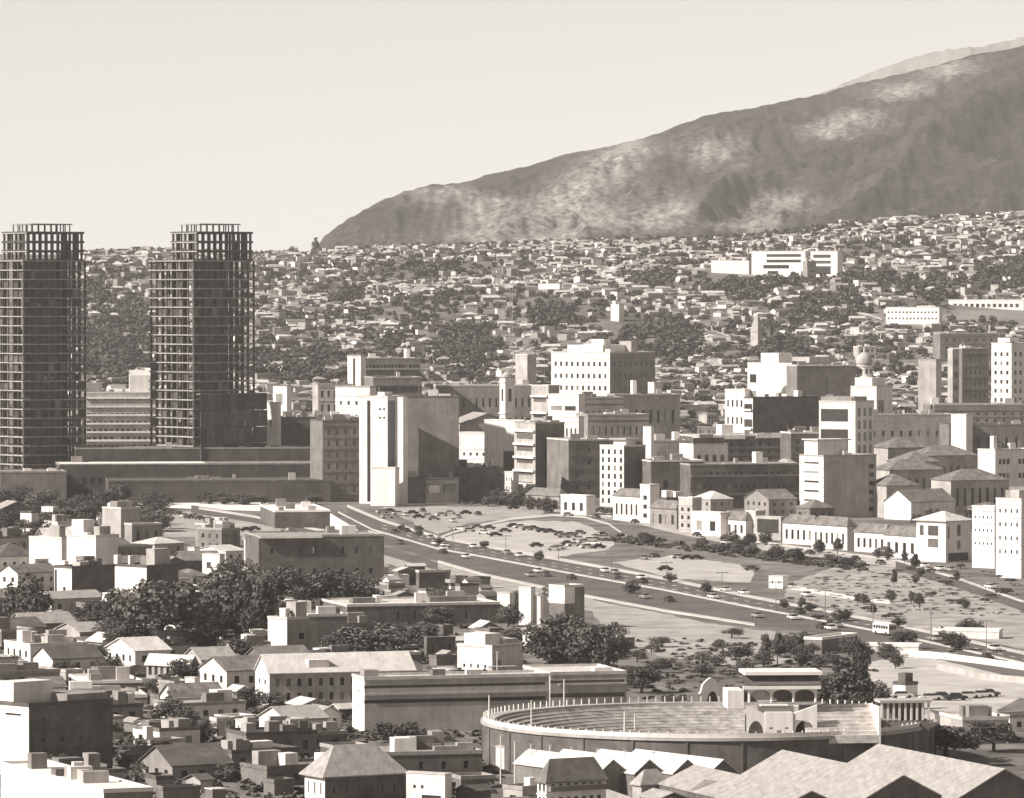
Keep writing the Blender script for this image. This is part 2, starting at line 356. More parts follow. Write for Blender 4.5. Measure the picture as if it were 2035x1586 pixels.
def sheet(name, P, m, z=0.03):
    rs = random.Random(int(P[0][0] * 3 + P[0][1])); P2 = []
    for (a, b), (c, d) in zip(P, P[1:] + P[:1]):
        n_ = 1 if 'paving' in m.name or name == 'city_ground' else max(1, int(math.hypot(c - a, (d - b) * 3) / 14))
        for k in range(n_): P2.append((a + (c - a) * k / n_ + (rs.uniform(-4, 4) if k else 0), b + (d - b) * k / n_ + (rs.uniform(-1.6, 1.6) if k else 0)))
    q = [ground(*p) for p in P2]
    me = bpy.data.meshes.new(name); me.from_pydata([(a.x, a.y, a.z + z) for a in q], [], [tuple(range(len(q)))]); me.materials.append(m)
    return tag(link(name, me), kind='structure')
def lerp_line(P, x): return interp(x, P)
def strip(name, P, w, m, z=0.06, hgt=0.0, P2=None):
    """a band on the ground along the pixel polyline P, w rows wide (or between P and P2)"""
    A = []; Bq = []
    for i, (x, y) in enumerate(P):
        for s in ([0, .33, .67] if i < len(P) - 1 else [0]):
            xx = x + (P[i + 1][0] - x) * s if s else x; yy = y + (P[i + 1][1] - y) * s if s else y
            if P2: a = ground(xx, yy); b = ground(xx, interp(xx, P2))
            else: a = ground(xx, yy - w / 2); b = ground(xx, yy + w / 2)
            A.append((a.x, a.y, z + hgt)); Bq.append((b.x, b.y, z + hgt))
    mb = MB()
    for i in range(len(A) - 1):
        mb.quad(A[i], Bq[i], Bq[i + 1], A[i + 1])
        if hgt:
            lo = lambda p: (p[0], p[1], 0)
            mb.quad(lo(Bq[i]), lo(Bq[i + 1]), Bq[i + 1], Bq[i]); mb.quad(lo(A[i]), lo(A[i + 1]), A[i + 1], A[i])
    return tag(mb.build(name, m), kind='structure')
CITYG = mat('city_ground', 0.22, 0.3, 0.05, v2=0.07, bump=0.4)
sheet('city_ground', [(-250, 1000), (500, 1001), (2250, 1001), (2250, 1750), (-250, 1750)], CITYG, 0.012)
HWF = [(690, 1008), (760, 1037), (870, 1070), (960, 1087), (1150, 1121), (1320, 1152), (1500, 1190), (1650, 1218), (1780, 1244), (2120, 1320)]
HWM = [(672, 1018), (740, 1053), (870, 1091), (960, 1107), (1150, 1143), (1320, 1173), (1500, 1209), (1650, 1237), (1780, 1262), (2120, 1338)]
HWN = [(660, 1052), (740, 1072), (870, 1114), (960, 1140), (1150, 1180), (1320, 1212), (1500, 1240), (1650, 1262), (1780, 1290), (2120, 1372)]
strip('highway', HWF, 0, ASPH, 0.06, P2=HWN)
strip('pavement', [(x, y - 2) for x, y in HWF], 5, KERB, 0.08, 0.12)
strip('median', HWM, 2.6, KERB, 0.08, 0.15)
strip('pavement', [(x, y + 2) for x, y in HWN if 860 < x < 1600], 4, KERB, 0.08, 0.12)
for off in (7, 14):        # worn lane lines
    P = [(x, y + off * (0.6 + x / 2600)) for x, y in HWF]
    mbl = MB(); x = 760
    while x < 2040:
        a, b = ground(x, interp(x, P)), ground(x + 9, interp(x + 9, P)); w = .35
        mbl.quad((a.x - w, a.y, .075), (a.x + w, a.y, .075), (b.x + w, b.y, .075), (b.x - w, b.y, .075)); x += 24
    tag(mbl.build('lane_marking', KERB), kind='structure')
STR = [(1100, 1012), (1180, 1021), (1260, 1034), (1340, 1054), (1420, 1070), (1520, 1088), (1650, 1106), (1780, 1122), (1900, 1158), (2120, 1236)]
strip('street', [p for p in STR if p[0] <= 1780], 12, DIRTL, 0.05); strip('street', [p for p in STR if p[0] >= 1780], 20, ASPH, 0.05)
strip('pavement', [(x, y - 9) for x, y in STR if x >= 1260], 4, KERB, 0.07, 0.12)
strip('slip_road', [(872, 1069), (905, 1057), (960, 1043), (1020, 1031), (1100, 1024), (1160, 1028), (1210, 1042), (1245, 1066)], 4, KERB, 0.09)
strip('footpath', [(1540, 1163), (1600, 1172), (1660, 1183), (1720, 1192), (1768, 1197)], 8, PLAZA, 0.05)
LR = [(380, 1012), (500, 1030), (640, 1060), (740, 1088), (870, 1126)]
strip('service_road', LR, 16, ASPH, 0.045); strip('pavement', [(395, 1010), (500, 1026), (640, 1055), (700, 1068)], 4, KERB, 0.07, 0.12)
sheet('parking_lot', [(885, 1070), (960, 1044), (1060, 1034), (1150, 1038), (1225, 1072), (1210, 1092), (1100, 1108), (960, 1086)], DIRTL, 0.02)
sheet('parking_lot', [(760, 1008), (1000, 1006), (1100, 1012), (1060, 1026), (930, 1040), (868, 1062)], DIRT, 0.02)
sheet('vacant_lot', [(1215, 1118), (1330, 1104), (1470, 1122), (1500, 1140), (1490, 1158), (1340, 1150)], DIRTL, 0.02)
sheet('parking_lot', [(300, 1014), (420, 1018), (560, 1046), (600, 1074), (330, 1074)], DIRT, 0.02)
sheet('scrubby_field', [(1560, 1162), (1660, 1128), (1800, 1122), (1900, 1162), (2120, 1246), (2120, 1308), (1780, 1238), (1640, 1208), (1560, 1192)], SCRUB, 0.02)
sheet('vacant_lot', [(1160, 1190), (1430, 1242), (1650, 1270), (1740, 1290), (1480, 1330), (1230, 1290)], DIRT, 0.02)
sheet('vacant_lot', [(1725, 1318), (1800, 1300), (2120, 1352), (2120, 1440), (1740, 1400)], DIRTL, 0.02)
sheet('verge', [(1240, 1078), (1420, 1086), (1650, 1122), (1560, 1150), (1500, 1120), (1330, 1100)], mat('dry_grass', 0.24, 0.4, 0.08, v2=0.11), 0.02)
sheet('verge', [(745, 1092), (870, 1116), (1000, 1148), (1180, 1188), (1180, 1215), (1000, 1180), (860, 1150), (740, 1110)], DIRT, 0.018)
sheet('paved_yard', [(880, 1142), (1000, 1166), (880, 1182)], DIRTL, 0.02)
sheet('plaza', [(262, 1001), (300, 994), (525, 994), (538, 1004), (520, 1016), (395, 1012), (330, 1009)], PLAZA, 0.03)

# ---------------------------------------------------------------- named buildings (pixel columns of the three visible corners, base row, top row, turn)
B = building
g = lambda nx, nz, wf=.5, hf=.5, *a: ('g', nx, nz, wf, hf, *a)
# -- plaza terraces, podium
B('low concrete terrace with bright paved top beside the highway underpass', 'terrace', 545, 546, 656, 1050, 1018, 8, K_, rm=PLAZA, depL=60, name='terrace')
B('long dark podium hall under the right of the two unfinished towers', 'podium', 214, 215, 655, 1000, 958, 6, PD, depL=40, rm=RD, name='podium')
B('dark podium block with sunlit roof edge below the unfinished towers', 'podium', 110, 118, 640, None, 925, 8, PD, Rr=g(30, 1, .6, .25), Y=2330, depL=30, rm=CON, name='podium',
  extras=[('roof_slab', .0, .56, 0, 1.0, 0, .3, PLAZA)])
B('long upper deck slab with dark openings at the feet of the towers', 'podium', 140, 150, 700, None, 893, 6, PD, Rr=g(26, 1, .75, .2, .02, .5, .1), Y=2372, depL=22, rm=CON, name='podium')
B('grey low terrace at the left end of the tower podium', 'terrace', -40, 0, 130, None, 940, 10, D_, Y=2300, depL=30, rm=CON, name='terrace')
# -- white banded building between the towers
B('pale banded apartment block seen between the two unfinished towers', 'apartment block', 160, 168, 330, None, 782, 5, L_, Y=2700, depL=20, bandR=8, wall2=W_, Rr=g(14, 8, .8, .35, .02, .1, .02), rm=RW,
  extras=[('roof_house', .0, .22, .1, .9, 0, 5, M_), ('roof_house', .55, .8, .1, .9, 0, 9, W_)])
B('small dark topped block with sloping roof behind the banded apartments', 'building', 255, 260, 300, None, 748, 8, M_, Y=2790, rm=RW, depL=14, roof='gx', gh=3, Rr=g(2, 3, .5, .5))
# -- between right tower and white tower
B('narrow stepped white block standing right against the right tower', 'building', 524, 551, 553, None, 800, 40, W_, Y=2450, depR=14, rm=RW, L=g(1, 1, .25, .3, .1, .6, .1))
B('small white rooftop pavilion with a dark opening right of the right tower', 'building', 541, 570, 574, None, 768, 38, W_, Y=2520, L=('r', [(.3, .80, .8, .92)]), depR=10)
B('dark windowless hall right of the narrow stepped white block', 'building', 553, 556, 626, None, 832, 12, K_, Y=2460, depL=30, rm=RD)
B('flat dark roofed block with a pale cornice behind the windowless hall', 'building', 600, 605, 722, None, 832, 10, D_, Y=2500, depL=30, rm=RL)
B('grey block with small square windows left of the slim white tower', 'building', 630, 641, 716, None, 838, 14, D_, Rr=g(4, 6, .3, .45), Y=2290, depL=26, rm=RD)
B('pale grey arcaded building behind the twin white slabs', 'building', 630, 632, 700, None, 766, 10, L_, Y=2620, depL=20, Rr=g(5, 3, .4, .5, .03, .5, .02), rm=RL)
B('twin white vertical slabs with a dark slot of windows between them', 'building', 690, 717, 722, None, 708, 62, W_, Y=2640, L=('r', [(.42, .55, .58, .98)]), depR=10)
B('wide white base block under the twin vertical slabs', 'building', 665, 735, 742, None, 770, 60, W_, Y=2560, L=g(4, 3, .3, .3, .05, .45, .1), depR=14)
B('wide dark terraced office block behind the slim white tower', 'office block', 712, 716, 836, None, 714, 10, D_, Y=2720, depL=40, Rr=g(16, 6, .8, .4, .02, .3, .02), bandR=6, wall2=M_, rm=RL, extras=[('penthouse', .8, .86, .2, .4, 0, 5, W_)])
B('lower dark terrace with pale parapet in front of the terraced office block', 'office block', 738, 742, 838, None, 752, 10, D_, Y=2600, depL=30, Rr=g(12, 8, .8, .4), bandR=8, wall2=D_, rm=RL)
# -- slim white tower with fins, grey blank block
s_ = 2240
rt = B('slim white tower with a tall blank wall and dark recessed slot', 'tower block', 713, 770, 800, 1002, 790, 62, W_, L=('r', [(.60, .02, .72, .97), (.22, .80, .30, .82), (.08, .80, .16, .82), (.22, .88, .30, .90), (.08, .88, .16, .90)]), Rr=('r', [(.04, .30, .50, .97), (.60, .03, .80, .97)]), depR=None, rm=RW, name='tower_block',
  extras=[('lift_house', .0, .5, .1, .35, 0, 2.0, W_)])
B('white stucco annex wrapped round the foot of the slim white tower', 'annex', 736, 785, 792, 1006, 932, 70, W_, depR=5, rm=RW, name='annex')
B('tall thin white fin wall at the right edge of the slim tower', 'fin wall', 790, 801, 806, 1004, 790, 50, W_, depR=3, rm=RW, name='fin_wall')
B('big blank grey block without windows right of the slim white tower', 'building', 800, 806, 912, None, 790, 4, mat('drab_render', 0.25, .3, .15, stripe=ST), Y=2285, depL=30, rm=RD)
B('low dark podium with grey shutters under the blank grey block', 'podium', 803, 806, 912, 1001, 952, 6, K_, Rr=('r', [(.12, .45, .34, .8), (.4, .45, .64, .8), (.7, .45, .95, .8)]), depL=14, rm=RD, glass=GM, name='podium')
B('dark warehouse block between the blank grey block and the balcony building', 'building', 905, 912, 1000, 998, 932, 14, K_, depL=25, rm=RD)
# -- church and colonial roofs
B('long pale hall with even roofline behind the church tower', 'hall', 868, 872, 1062, None, 768, 8, M_, Y=2760, depL=22, rm=RW, Rr=g(14, 2, .3, .5, .02, .4, .1))
B('stepped white block with shop signs below the tiled church roof', 'shop building', 912, 984, 990, None, 862, 58, W_, Y=2470, L=g(5, 3, .35, .3, .05, .1, .3), depR=14, rm=RW)
B('pale tiled church nave with low pitched roof', 'church', 905, 918, 1020, None, 842, 14, L_, Y=2640, roof='gy', gh=5, rm=RL, depL=30)
B('white gabled block over an arched entrance beside the balcony building', 'building', 962, 1062, 1068, None, 838, 50, W_, Y=2440, depR=16, rm=RW, L=('r', [(.36, .05, .62, .55)]))
B('block with four rows of shaded balconies and a dark windowless side', 'apartment block', 1022, 1064, 1122, 985, 842, 26, K_, wl=L_, L=g(1, 5, .82, .45, .04, .06, .1), bandL=5, wall2=W_, rm=RL, Rr=g(1, 1, .05, .1), glass=GM)  # dark side colour is painted shade, pale left face the sun
B('small narrow white house left of the balcony block', 'house', 1003, 1020, 1026, 1000, 940, 55, W_, L=g(3, 3, .35, .4), depR=8, rm=RW, name='house')
B('cream block with long horizontal balconies left of a white shaft', 'apartment block', 1056, 1090, 1112, None, 768, 40, L_, Y=2560, L=g(1, 5, .8, .35), bandL=5, wall2=W_, rm=RW)
B('white block with horizontal window bands right of the bell tower', 'apartment block', 1090, 1150, 1158, None, 786, 48, W_, Y=2480, L=g(2, 5, .8, .3), rm=RW, depR=14)
B('white lower wing with a balcony row in front of the banded white block', 'apartment block', 1112, 1150, 1156, None, 830, 50, W_, Y=2400, L=g(4, 3, .4, .4), rm=RW, depR=12)
B('grey square block right of the banded white block', 'building', 1150, 1158, 1240, None, 792, 12, M_, Y=2520, rm=RL, depL=20, Rr=g(6, 3, .3, .35))
B('low grey block with faint windows under the big white office building', 'building', 1155, 1168, 1290, None, 826, 12, M_, Y=2420, rm=RL, depL=24, Rr=g(9, 3, .35, .4))
B('narrow pale block with dark right side above the bell tower', 'building', 1034, 1048, 1066, 770, 706, 30, L_, rm=RW, depL=16)
# -- big white office building
B('large white office building with five rows of small square windows', 'office building', 1096, 1212, 1305, None, 702, 52, M_, wl=W_, Y=2800, L=('g', 10, 5, .42, .38, .03, .35, .05), Rr=('g', 8, 5, .6, .45, .03, .35, .05), rm=RW, name='office_building', wall2=L_,  # grey right face holds painted shade of the white building
  extras=[('penthouse', .1, .75, .2, .8, 0, 4, W_), ('lift_house', .25, .4, .3, .5, 4.0, 3, W_), ('lift_house', .6, .75, .1, .3, 0, 6, L_)])
B('small white cube house at the right foot of the large white office building', 'house', 1288, 1300, 1316, None, 762, 40, W_, Y=2700, rm=RW, name='house')
B('flat dark block with a pale strip roof right of the white cube house', 'building', 1214, 1222, 1352, None, 786, 10, D_, Y=2600, rm=RL, depL=20, Rr=g(8, 2, .4, .4), extras=[('roof_tank', .3, .36, .2, .5, 0, 7, W_)])
# -- centre street blocks
B('big dark block with pale overhanging roof edge left of the ornate facade', 'building', 1112, 1130, 1212, 990, 876, 18, D_, rm=RW, Rr=g(3, 4, .25, .3), depL=30)
B('narrow ornate facade of four pale piers and dark windows', 'building', 1193, 1240, 1284, 1008, 888, 45, K_, wl=W_, L=('g', 4, 7, .42, .62, .0, .03, .02), rm=RW, Rr=None, wall2=W_,  # right face darkened in colour for its shade
  extras=[('round_turret', .3, .8, .2, .7, 0, 2.6, W_), ('turret_cap', .2, .9, .1, .8, 2.6, .6, L_)])
B('thin white chimney slab beside the plain grey block', 'chimney', 1278, 1294, 1297, 985, 848, 50, W_, name='chimney', rm=RW, depR=2)
B('plain grey block with shallow ribs right of the thin white chimney', 'building', 1294, 1300, 1372, None, 878, 8, M_, Y=2380, rm=RL, depL=22, Rr=g(5, 1, .1, .7), extras=[('roof_shed', .1, .35, .2, .5, 0, 3, L_), ('roof_shed', .6, .75, .2, .5, 0, 4, W_)])
B('dark slab block with one lit ledge below the plain grey block', 'building', 1284, 1294, 1400, 1010, 918, 14, K_, rm=RW, depL=20, Rr=g(2, 1, .2, .2))
B('white building with a flat dark billboard across its roof', 'building', 1366, 1378, 1448, None, 885, 24, W_, Y=2330, rm=RW, Rr=g(4, 2, .5, .4), depL=14, extras=[('billboard', .0, .9, .0, .06, 0, 3.0, K_), ('roof_house', .3, .7, .3, .8, 0, 4.4, L_)])
B('long dark block with thin pale balcony lines below the billboard building', 'apartment block', 1360, 1372, 1592, 1012, 925, 16, K_, rm=RL, depL=26, Rr=g(16, 3, .6, .3), bandR=2, wall2=D_, extras=[('roof_house', .62, .68, .1, .3, 0, 5, W_), ('roof_slab', .3, .85, -.03, .0, .2, .5, W_)])
B('wide dark department block with white roof coping in the centre', 'building', 1370, 1380, 1606, None, 868, 14, K_, Y=2390, rm=RW, depL=30, extras=[('roof_house', .26, .36, .1, .4, 0, 5, W_), ('coping', .0, .45, -.02, .0, -1.4, 1.7, W_), ('coping', .55, 1.0, -.02, .0, -1.0, 1.9, W_)])
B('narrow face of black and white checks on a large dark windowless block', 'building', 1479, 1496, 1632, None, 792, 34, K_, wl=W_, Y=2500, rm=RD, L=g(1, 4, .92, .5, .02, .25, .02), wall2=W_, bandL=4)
B('white arched loggia building left of the checkered dark block', 'building', 1442, 1480, 1488, None, 776, 48, W_, Y=2640, L=g(4, 2, .4, .4, .05, .5, .06), rm=RW, depR=10)
mu = B('white building with stepped balconies and a blank mural wall', 'building', 1490, 1574, 1702, None, 724, 40, D_, wl=W_, Y=2620, L=('g', 1, 1, .0, .0, 0, 0, 0) and ('r', [(.80, .5, .95, .58), (.80, .66, .95, .74), (.80, .82, .95, .90)]), rm=RW, Rr=None,  # shaded right face painted dark, sunlit left face white
  extras=[('lift_house', .0, .22, .3, .7, 0, 5.2, W_), ('roof_house', .35, .7, .1, .5, 0, 3.2, L_), ('water_tank', .75, .85, .2, .5, 0, 4, L_)])
B('plain dark wing attached right of the mural wall building', 'building', 1576, 1584, 1704, None, 728, 16, D_, Y=2600, rm=RW, depL=16, Rr=g(1, 1, .02, .9))
B('dark front with two white floor bands beside a white window strip', 'apartment block', 1630, 1700, 1742, 992, 800, 60, W_, L=('r', [(.2, .80, .95, .93), (.2, .1, .95, .72)]), Rr=('g', 3, 4, .5, .7, .05, .45, .04), rm=RW, wall2=W_, extras=[('coping', .1, .9, .15, 1.0, 0, 2.2, M_)])
B('dark mid rise block under the white banded front', 'building', 1560, 1572, 1640, None, 862, 14, K_, Y=2330, rm=RW, depL=16)
# -- right mid city
B('long grey institutional block with one row of dark square windows', 'building', 1715, 1720, 1900, None, 826, 6, M_, Y=2520, rm=RL, depL=26, Rr=('g', 9, 2, .28, .28, .05, .25, .12))
B('long dark flat roofed hall reaching the right edge below the white tower', 'hall', 1850, 1856, 2120, None, 806, 6, D_, Y=2620, rm=RL, depL=30)
B('grey row with faint openings below the long dark hall', 'building', 1880, 1886, 2100, None, 846, 8, D_, Y=2450, rm=RT, depL=20, Rr=g(10, 2, .3, .4))
B('small white cube building on the roof of the grey row', 'building', 1893, 1920, 1934, None, 826, 40, W_, Y=2440, rm=RW)
B('tall white apartment tower cut by the right edge with rows of windows', 'apartment tower', 1974, 2010, 2060, None, 684, 40, W_, Y=2780, L=('g', 3, 8, .4, .45, .06, .3, .05), Rr=('g', 4, 8, .5, .5, .06, .3, .05), rm=RW, wall2=W_, name='apartment_tower', extras=[('penthouse', .1, .5, .2, .8, 0, 3, W_)])
B('dark block with three rows of pale framed windows', 'apartment block', 1903, 1912, 1966, None, 694, 16, D_, Y=2880, Rr=g(5, 5, .4, .4, .05, .35, .05), rm=RL, depL=20, glass=GM)
B('wide dark block on the slope behind the apartment tower', 'apartment block', 1860, 1868, 2000, 720, 664, 10, D_, Rr=g(8, 3, .4, .4), rm=RL, depL=20)
B('narrow striped shaft with one white side left of the dark windowed block', 'tower block', 1884, 1893, 1907, None, 696, 40, L_, Y=2830, rm=RW, Rr=g(1, 7, .6, .5), name='tower_block')
B('pale wedge shaped block tapering upward left of the striped shaft', 'building', 1826, 1860, 1868, None, 716, 62, L_, Y=2800, rm=RL, depR=14)
B('white balcony block low left of the wedge shaped block', 'building', 1700, 1706, 1742, 716, 690, 12, L_, rm=RW, depL=14, Rr=g(3, 2, .5, .5))
B('pale office block with blank left corner and tall side', 'apartment block', 1593, 1637, 1746, 1030, 908, 30, L_, wl=W_, L=('g', 1, 6, .68, .22, .06, .05, .03), Rr=('r', [(.86, .1 + .14 * k, .96, .17 + .14 * k) for k in range(6)]), rm=RL, wall2=L_,  # left face painted whiter for the sun on it
  extras=[('penthouse', .0, .55, .25, .8, 0, 6.2, W_), ('penthouse_roof', -.03, .62, .2, .85, 6.2, .5, RW)])
B('low building with pale tiled roof left of the pale office block', 'building', 1528, 1560, 1600, None, 928, 28, L_, Y=2260, rm=RL, roof='hip', gh=3)
B('white corner building with triple windows at the right edge', 'building', 1948, 1978, 2070, 1000, 896, 30, W_, L=('g', 1, 1, .01, .01, 0, 0, 0), Rr=('r', [(.08 + .09 * i + .45 * j, .2 + .27 * k, .15 + .09 * i + .45 * j, .3 + .27 * k) for i in range(3) for j in range(2) for k in range(3)]), rm=RW, extras=[('chimney', .08, .16, .3, .5, 0, 6, W_)])
B('white gable fronted house with a long tiled roof behind the street row', 'house', 1762, 1811, 1905, 1034, 998, 40, W_, rm=RT, roof='gx', gh=4.5, name='house')
for i, (a, b, c, yb, yt, yy, lab) in enumerate([
    (1752, 1765, 1850, None, 890, 2350, 'broad tiled roof house with a pale rear wall below the grey institutional block'),
    (1822, 1835, 1950, None, 906, 2290, 'long low house with tiled roof and a colonnade of pale posts'),
    (1748, 1768, 1880, None, 934, 2200, 'low hipped tile roof house behind the gable fronted house'),
    (1870, 1890, 2010, None, 955, 2150, 'dark hipped tile roof left of the triple window corner building'),
    (1780, 1800, 1870, None, 918, 2250, 'small house with steep dark tiles between two long roofs'),
    (1745, 1762, 1830, None, 965, 2120, 'squat dark tiled house beside the tall pale office block')]):
    B(lab, 'house', a, b, c, yb, yt, 22, L_, Y=yy, rm=RT, roof='hip', gh=4, Rr=g(7, 1, .35, .6), name='house', depL=18)
# -- white hillside institutions
B('long low white hospital wing on the hillside left of the windowed wing', 'hospital', 1415, 1488, 1496, 546, 519, 60, W_, rm=RW, name='hospital_wing')
B('white hospital block with three dark window bands high on the hillside', 'hospital', 1496, 1600, 1608, 548, 500, 60, W_, rm=RW, L=('r', [(.08, .78, .72, .9), (.08, .55, .72, .67), (.3, .3, .78, .45), (.5, .05, .7, .2)]), name='hospital')
B('right hospital block with dark bands beyond a grey link', 'hospital', 1612, 1664, 1676, 550, 500, 60, W_, rm=RW, L=('r', [(.25, .75, .9, .88), (.25, .52, .9, .64), (.25, .1, .85, .42)]), name='hospital')
B('grey link building between the two hospital blocks', 'building', 1596, 1604, 1622, 560, 520, 20, M_, depL=10, Rr=g(1, 3, .4, .3))
B('long white school with rows of windows on the right hillside', 'school', 1764, 1866, 1874, 646, 612, 62, W_, rm=RW, L=('g', 14, 2, .5, .3, .02, .2, .08), name='school_building')
B('low white pavilion with long flat roof at the right edge of the hillside', 'pavilion', 1890, 2034, 2050, 618, 597, 66, W_, rm=RW, L=('g', 12, 1, .6, .4), name='pavilion')
B('long white slab building lying low between trees on the upper hillside', 'building', 1070, 1112, 1116, 576, 565, 60, W_, rm=RW)
B('white cube house alone on the hillside above the office building', 'house', 1140, 1152, 1157, 567, 551, 48, W_, rm=RW, name='house')
B('pale stepped house in the trees above the office building roof', 'house', 1214, 1230, 1240, 640, 606, 48, W_, rm=RW, name='house', extras=[('roof_house', .1, .6, .5, .9, 0, 3, W_)])
B('light church with a pointed spire among hillside trees', 'church', 1492, 1506, 1516, 690, 655, 45, L_, rm=RL, name='church', roof='hip', gh=11)
# -- street row in front (faces run along the street)
row = [(1003, 1045, 1000, 966, 3, 'shop row house with small awnings left of the dark block', L_, 2), (1046, 1112, 1015, 985, 4, 'cluttered low shop front with pale blinds', M_, 1),
       (1115, 1165, 1024, 988, 3, 'white two storey house with tall dark doors facing the slip road', W_, 1), (1220, 1272, 1036, 986, 5, 'cream house with five slim tall windows and a cornice', W_, 1),
       (1273, 1292, 1040, 966, 1, 'narrow bright white tower house between street fronts', W_, 3), (1294, 1345, 1052, 1010, 4, 'weathered grey house with a broken roof facing the street', M_, 1),
       (1350, 1376, 1058, 992, 2, 'slim pale three storey house left of the arched front', L_, 3), (1377, 1432, 1066, 1022, 2, 'white front with two big round arches', W_, 1),
       (1433, 1482, 1068, 1032, 4, 'low white house with four dark doors right of the arched front', W_, 1), (1484, 1502, 1068, 1018, 1, 'narrow pale shop with a flat canopy', L_, 2),
       (1560, 1618, 1084, 1040, 5, 'white street house with slim paired pilasters', W_, 1), (1619, 1684, 1094, 1044, 6, 'white street house with arched windows and tiled roof', W_, 1),
       (1704, 1762, 1100, 1058, 5, 'white street house with a stepped cornice left of a dark door', W_, 1), (1763, 1824, 1112, 1064, 4, 'white street house with four tall shaded doorways', W_, 1)]
for a, c, yb, yt, nx, lab, m_, nz in row:
    B(lab, 'row house', a, c, c + 14, yb, yt, 33, m_, L=g(nx, nz, .42, .62 if nz == 1 else .5, .04, .08, .2), depR=16, rm=RT if nx > 3 else RW, roof='hip' if nx > 3 else 'flat', gh=2.5, name='row_house', group='row houses facing the street')
B('framed dark billboard house with white shapes on its sign', 'billboard', 1503, 1552, 1556, 1074, 1028, 50, L_, L=('r', [(.08, .3, .92, .9)]), depR=3, name='billboard_house', glass=mat('billboard_dark', 0.08), rm=RW)
B('three storey cream building with two stacked balconies and a corner cornice', 'building', 1826, 1880, 1934, 1118, 1034, 42, W_, L=('r', [(.25, .62, .6, .86), (.25, .34, .6, .55), (.75, .62, .88, .86)]), Rr=('r', [(.08, .55, .16, .85), (.45, .3, .6, .5), (.45, .62, .6, .88), (.1, .02, .9, .22)]), rm=RW, roof='hip', gh=2.5, over=1.0)
B('white three storey corner shop with awnings and three rows of small windows', 'building', 1936, 1977, 2000, 1130, 1010, 44, W_, L=('g', 5, 3, .35, .2, .05, .3, .05), Rr=('r', [(.2, .3, .8, .42), (.2, .55, .8, .67)]), rm=RW)
B('large white apartment house with round windows at the lower right edge', 'apartment house', 1984, 2030, 2090, 1150, 995, 44, W_, L=('g', 4, 4, .3, .3, .05, .25, .05), Rr=g(5, 4, .4, .4, .05, .2, .05), rm=RW)
# -- left foreground quarter
B('tall white blank party wall building with flat roof left of its twin', 'building', 52, 122, 140, 1150, 1072, 50, W_, rm=RW, L=('r', [(.0, .0, .01, .01)]), extras=[('roof_house', .1, .7, .1, .4, 0, 4, L_)])
B('white blank building with a single low window right of its taller twin', 'building', 128, 190, 230, 1160, 1068, 52, W_, L=('r', [(.12, .08, .32, .2)]), rm=RW, extras=[('roof_house', .1, .6, .5, .9, 0, 5, W_), ('roof_house', .3, .8, .1, .3, 0, 3, L_)])
B('white front house with dark arched side in the left quarter', 'house', 104, 142, 222, 1208, 1130, 44, K_, wl=W_, L=('r', [(.35, .35, .5, .52), (.4, .04, .52, .16), (.85, .3, .97, .95)]), rm=RD, name='house')  # side wall's shade is put into its dark colour
B('white square block with small roof turrets and a dark right side', 'building', 220, 291, 350, 1200, 1128, 48, K_, wl=W_, rm=RD, extras=[('roof_post', .0, .15, .88, .99, 0, 3, W_), ('roof_post', .0, .15, .5, .56, 0, 3, W_), ('roof_house', .3, .8, .05, .3, 0, 5, L_)])  # dark right face is shade painted into the material
B('white house front beside a low dark gap at the far left', 'house', 38, 62, 70, 1056, 1020, 50, W_, rm=RD, name='house', L=g(2, 1, .2, .3), depR=10)
B('small pale cube house right of the far left white front', 'house', 80, 105, 110, 1052, 1008, 50, W_, rm=RW, name='house', depR=8)
B('pale stepped house with white extensions left of the parking lot', 'house', 200, 240, 275, 1078, 1012, 46, L_, rm=RW, name='house', L=('r', [(.1, .1, .4, .25)]), extras=[('roof_house', .1, .6, .3, .7, 0, 2.5, M_)])
B('dark house with pale roof rim right of the stepped house', 'house', 245, 262, 320, 1086, 1044, 30, M_, rm=RW, name='house', Rr=g(3, 1, .3, .5))
B('low dark garage row behind the twin white party walls', 'building', 190, 200, 300, 1125, 1088, 20, D_, rm=RL, Rr=g(6, 1, .3, .4))
B('white broken wall house between trees right of the dark gap', 'house', 372, 386, 396, 1118, 1088, 50, W_, rm=RL, name='house')
B('white L shaped house with an arch left of the twin white slabs', 'house', 400, 436, 446, 1142, 1102, 52, W_, rm=RW, name='house', L=('r', [(.5, .3, .75, .6)]))
B('big dark block with two upright white slabs at its left end', 'building', 484, 514, 762, 1166, 1068, 12, K_, rm=RL, depL=26, Rr=g(8, 2, .25, .3), extras=[('rooftop_pole', .42, .44, .0, .04, -6, 6, W_), ('coping', .0, .5, -.05, .0, -.5, .8, W_)], name='building')
B('small dark house with a thin white roof line in front of the highway', 'house', 826, 833, 884, 1180, 1138, 20, K_, rm=RW, name='house')
B('long warehouse with bright white roof strip and dark front', 'warehouse', 668, 690, 992, 1244, 1206, 16, K_, rm=RW, depL=30, name='warehouse', Rr=g(8, 1, .12, .5), extras=[('ridge_vent', .62, .92, .35, .5, 0, 1.5, D_), ('ridge_vent', .1, .25, .35, .5, 0, 1.5, D_), ('roof_curb', .02, .98, .02, .1, 0, .5, W_)])
B('white slab wall at the right end of the long warehouse', 'building', 988, 1013, 1018, 1238, 1180, 52, W_, rm=RW, depR=3)
for a, c, yt, lab in ((1031, 1055, 1168, 'tallest of the white upright slabs with a round tank on top'), (1060, 1074, 1186, 'thin white upright slab between two wider ones'), (1083, 1103, 1190, 'wide white upright slab left of the dark corner block')):
    B(lab, 'slab wall', a, c, c + 4, 1243, yt, 56, W_, rm=RW, depR=3, name='slab_wall', group='white upright slabs')
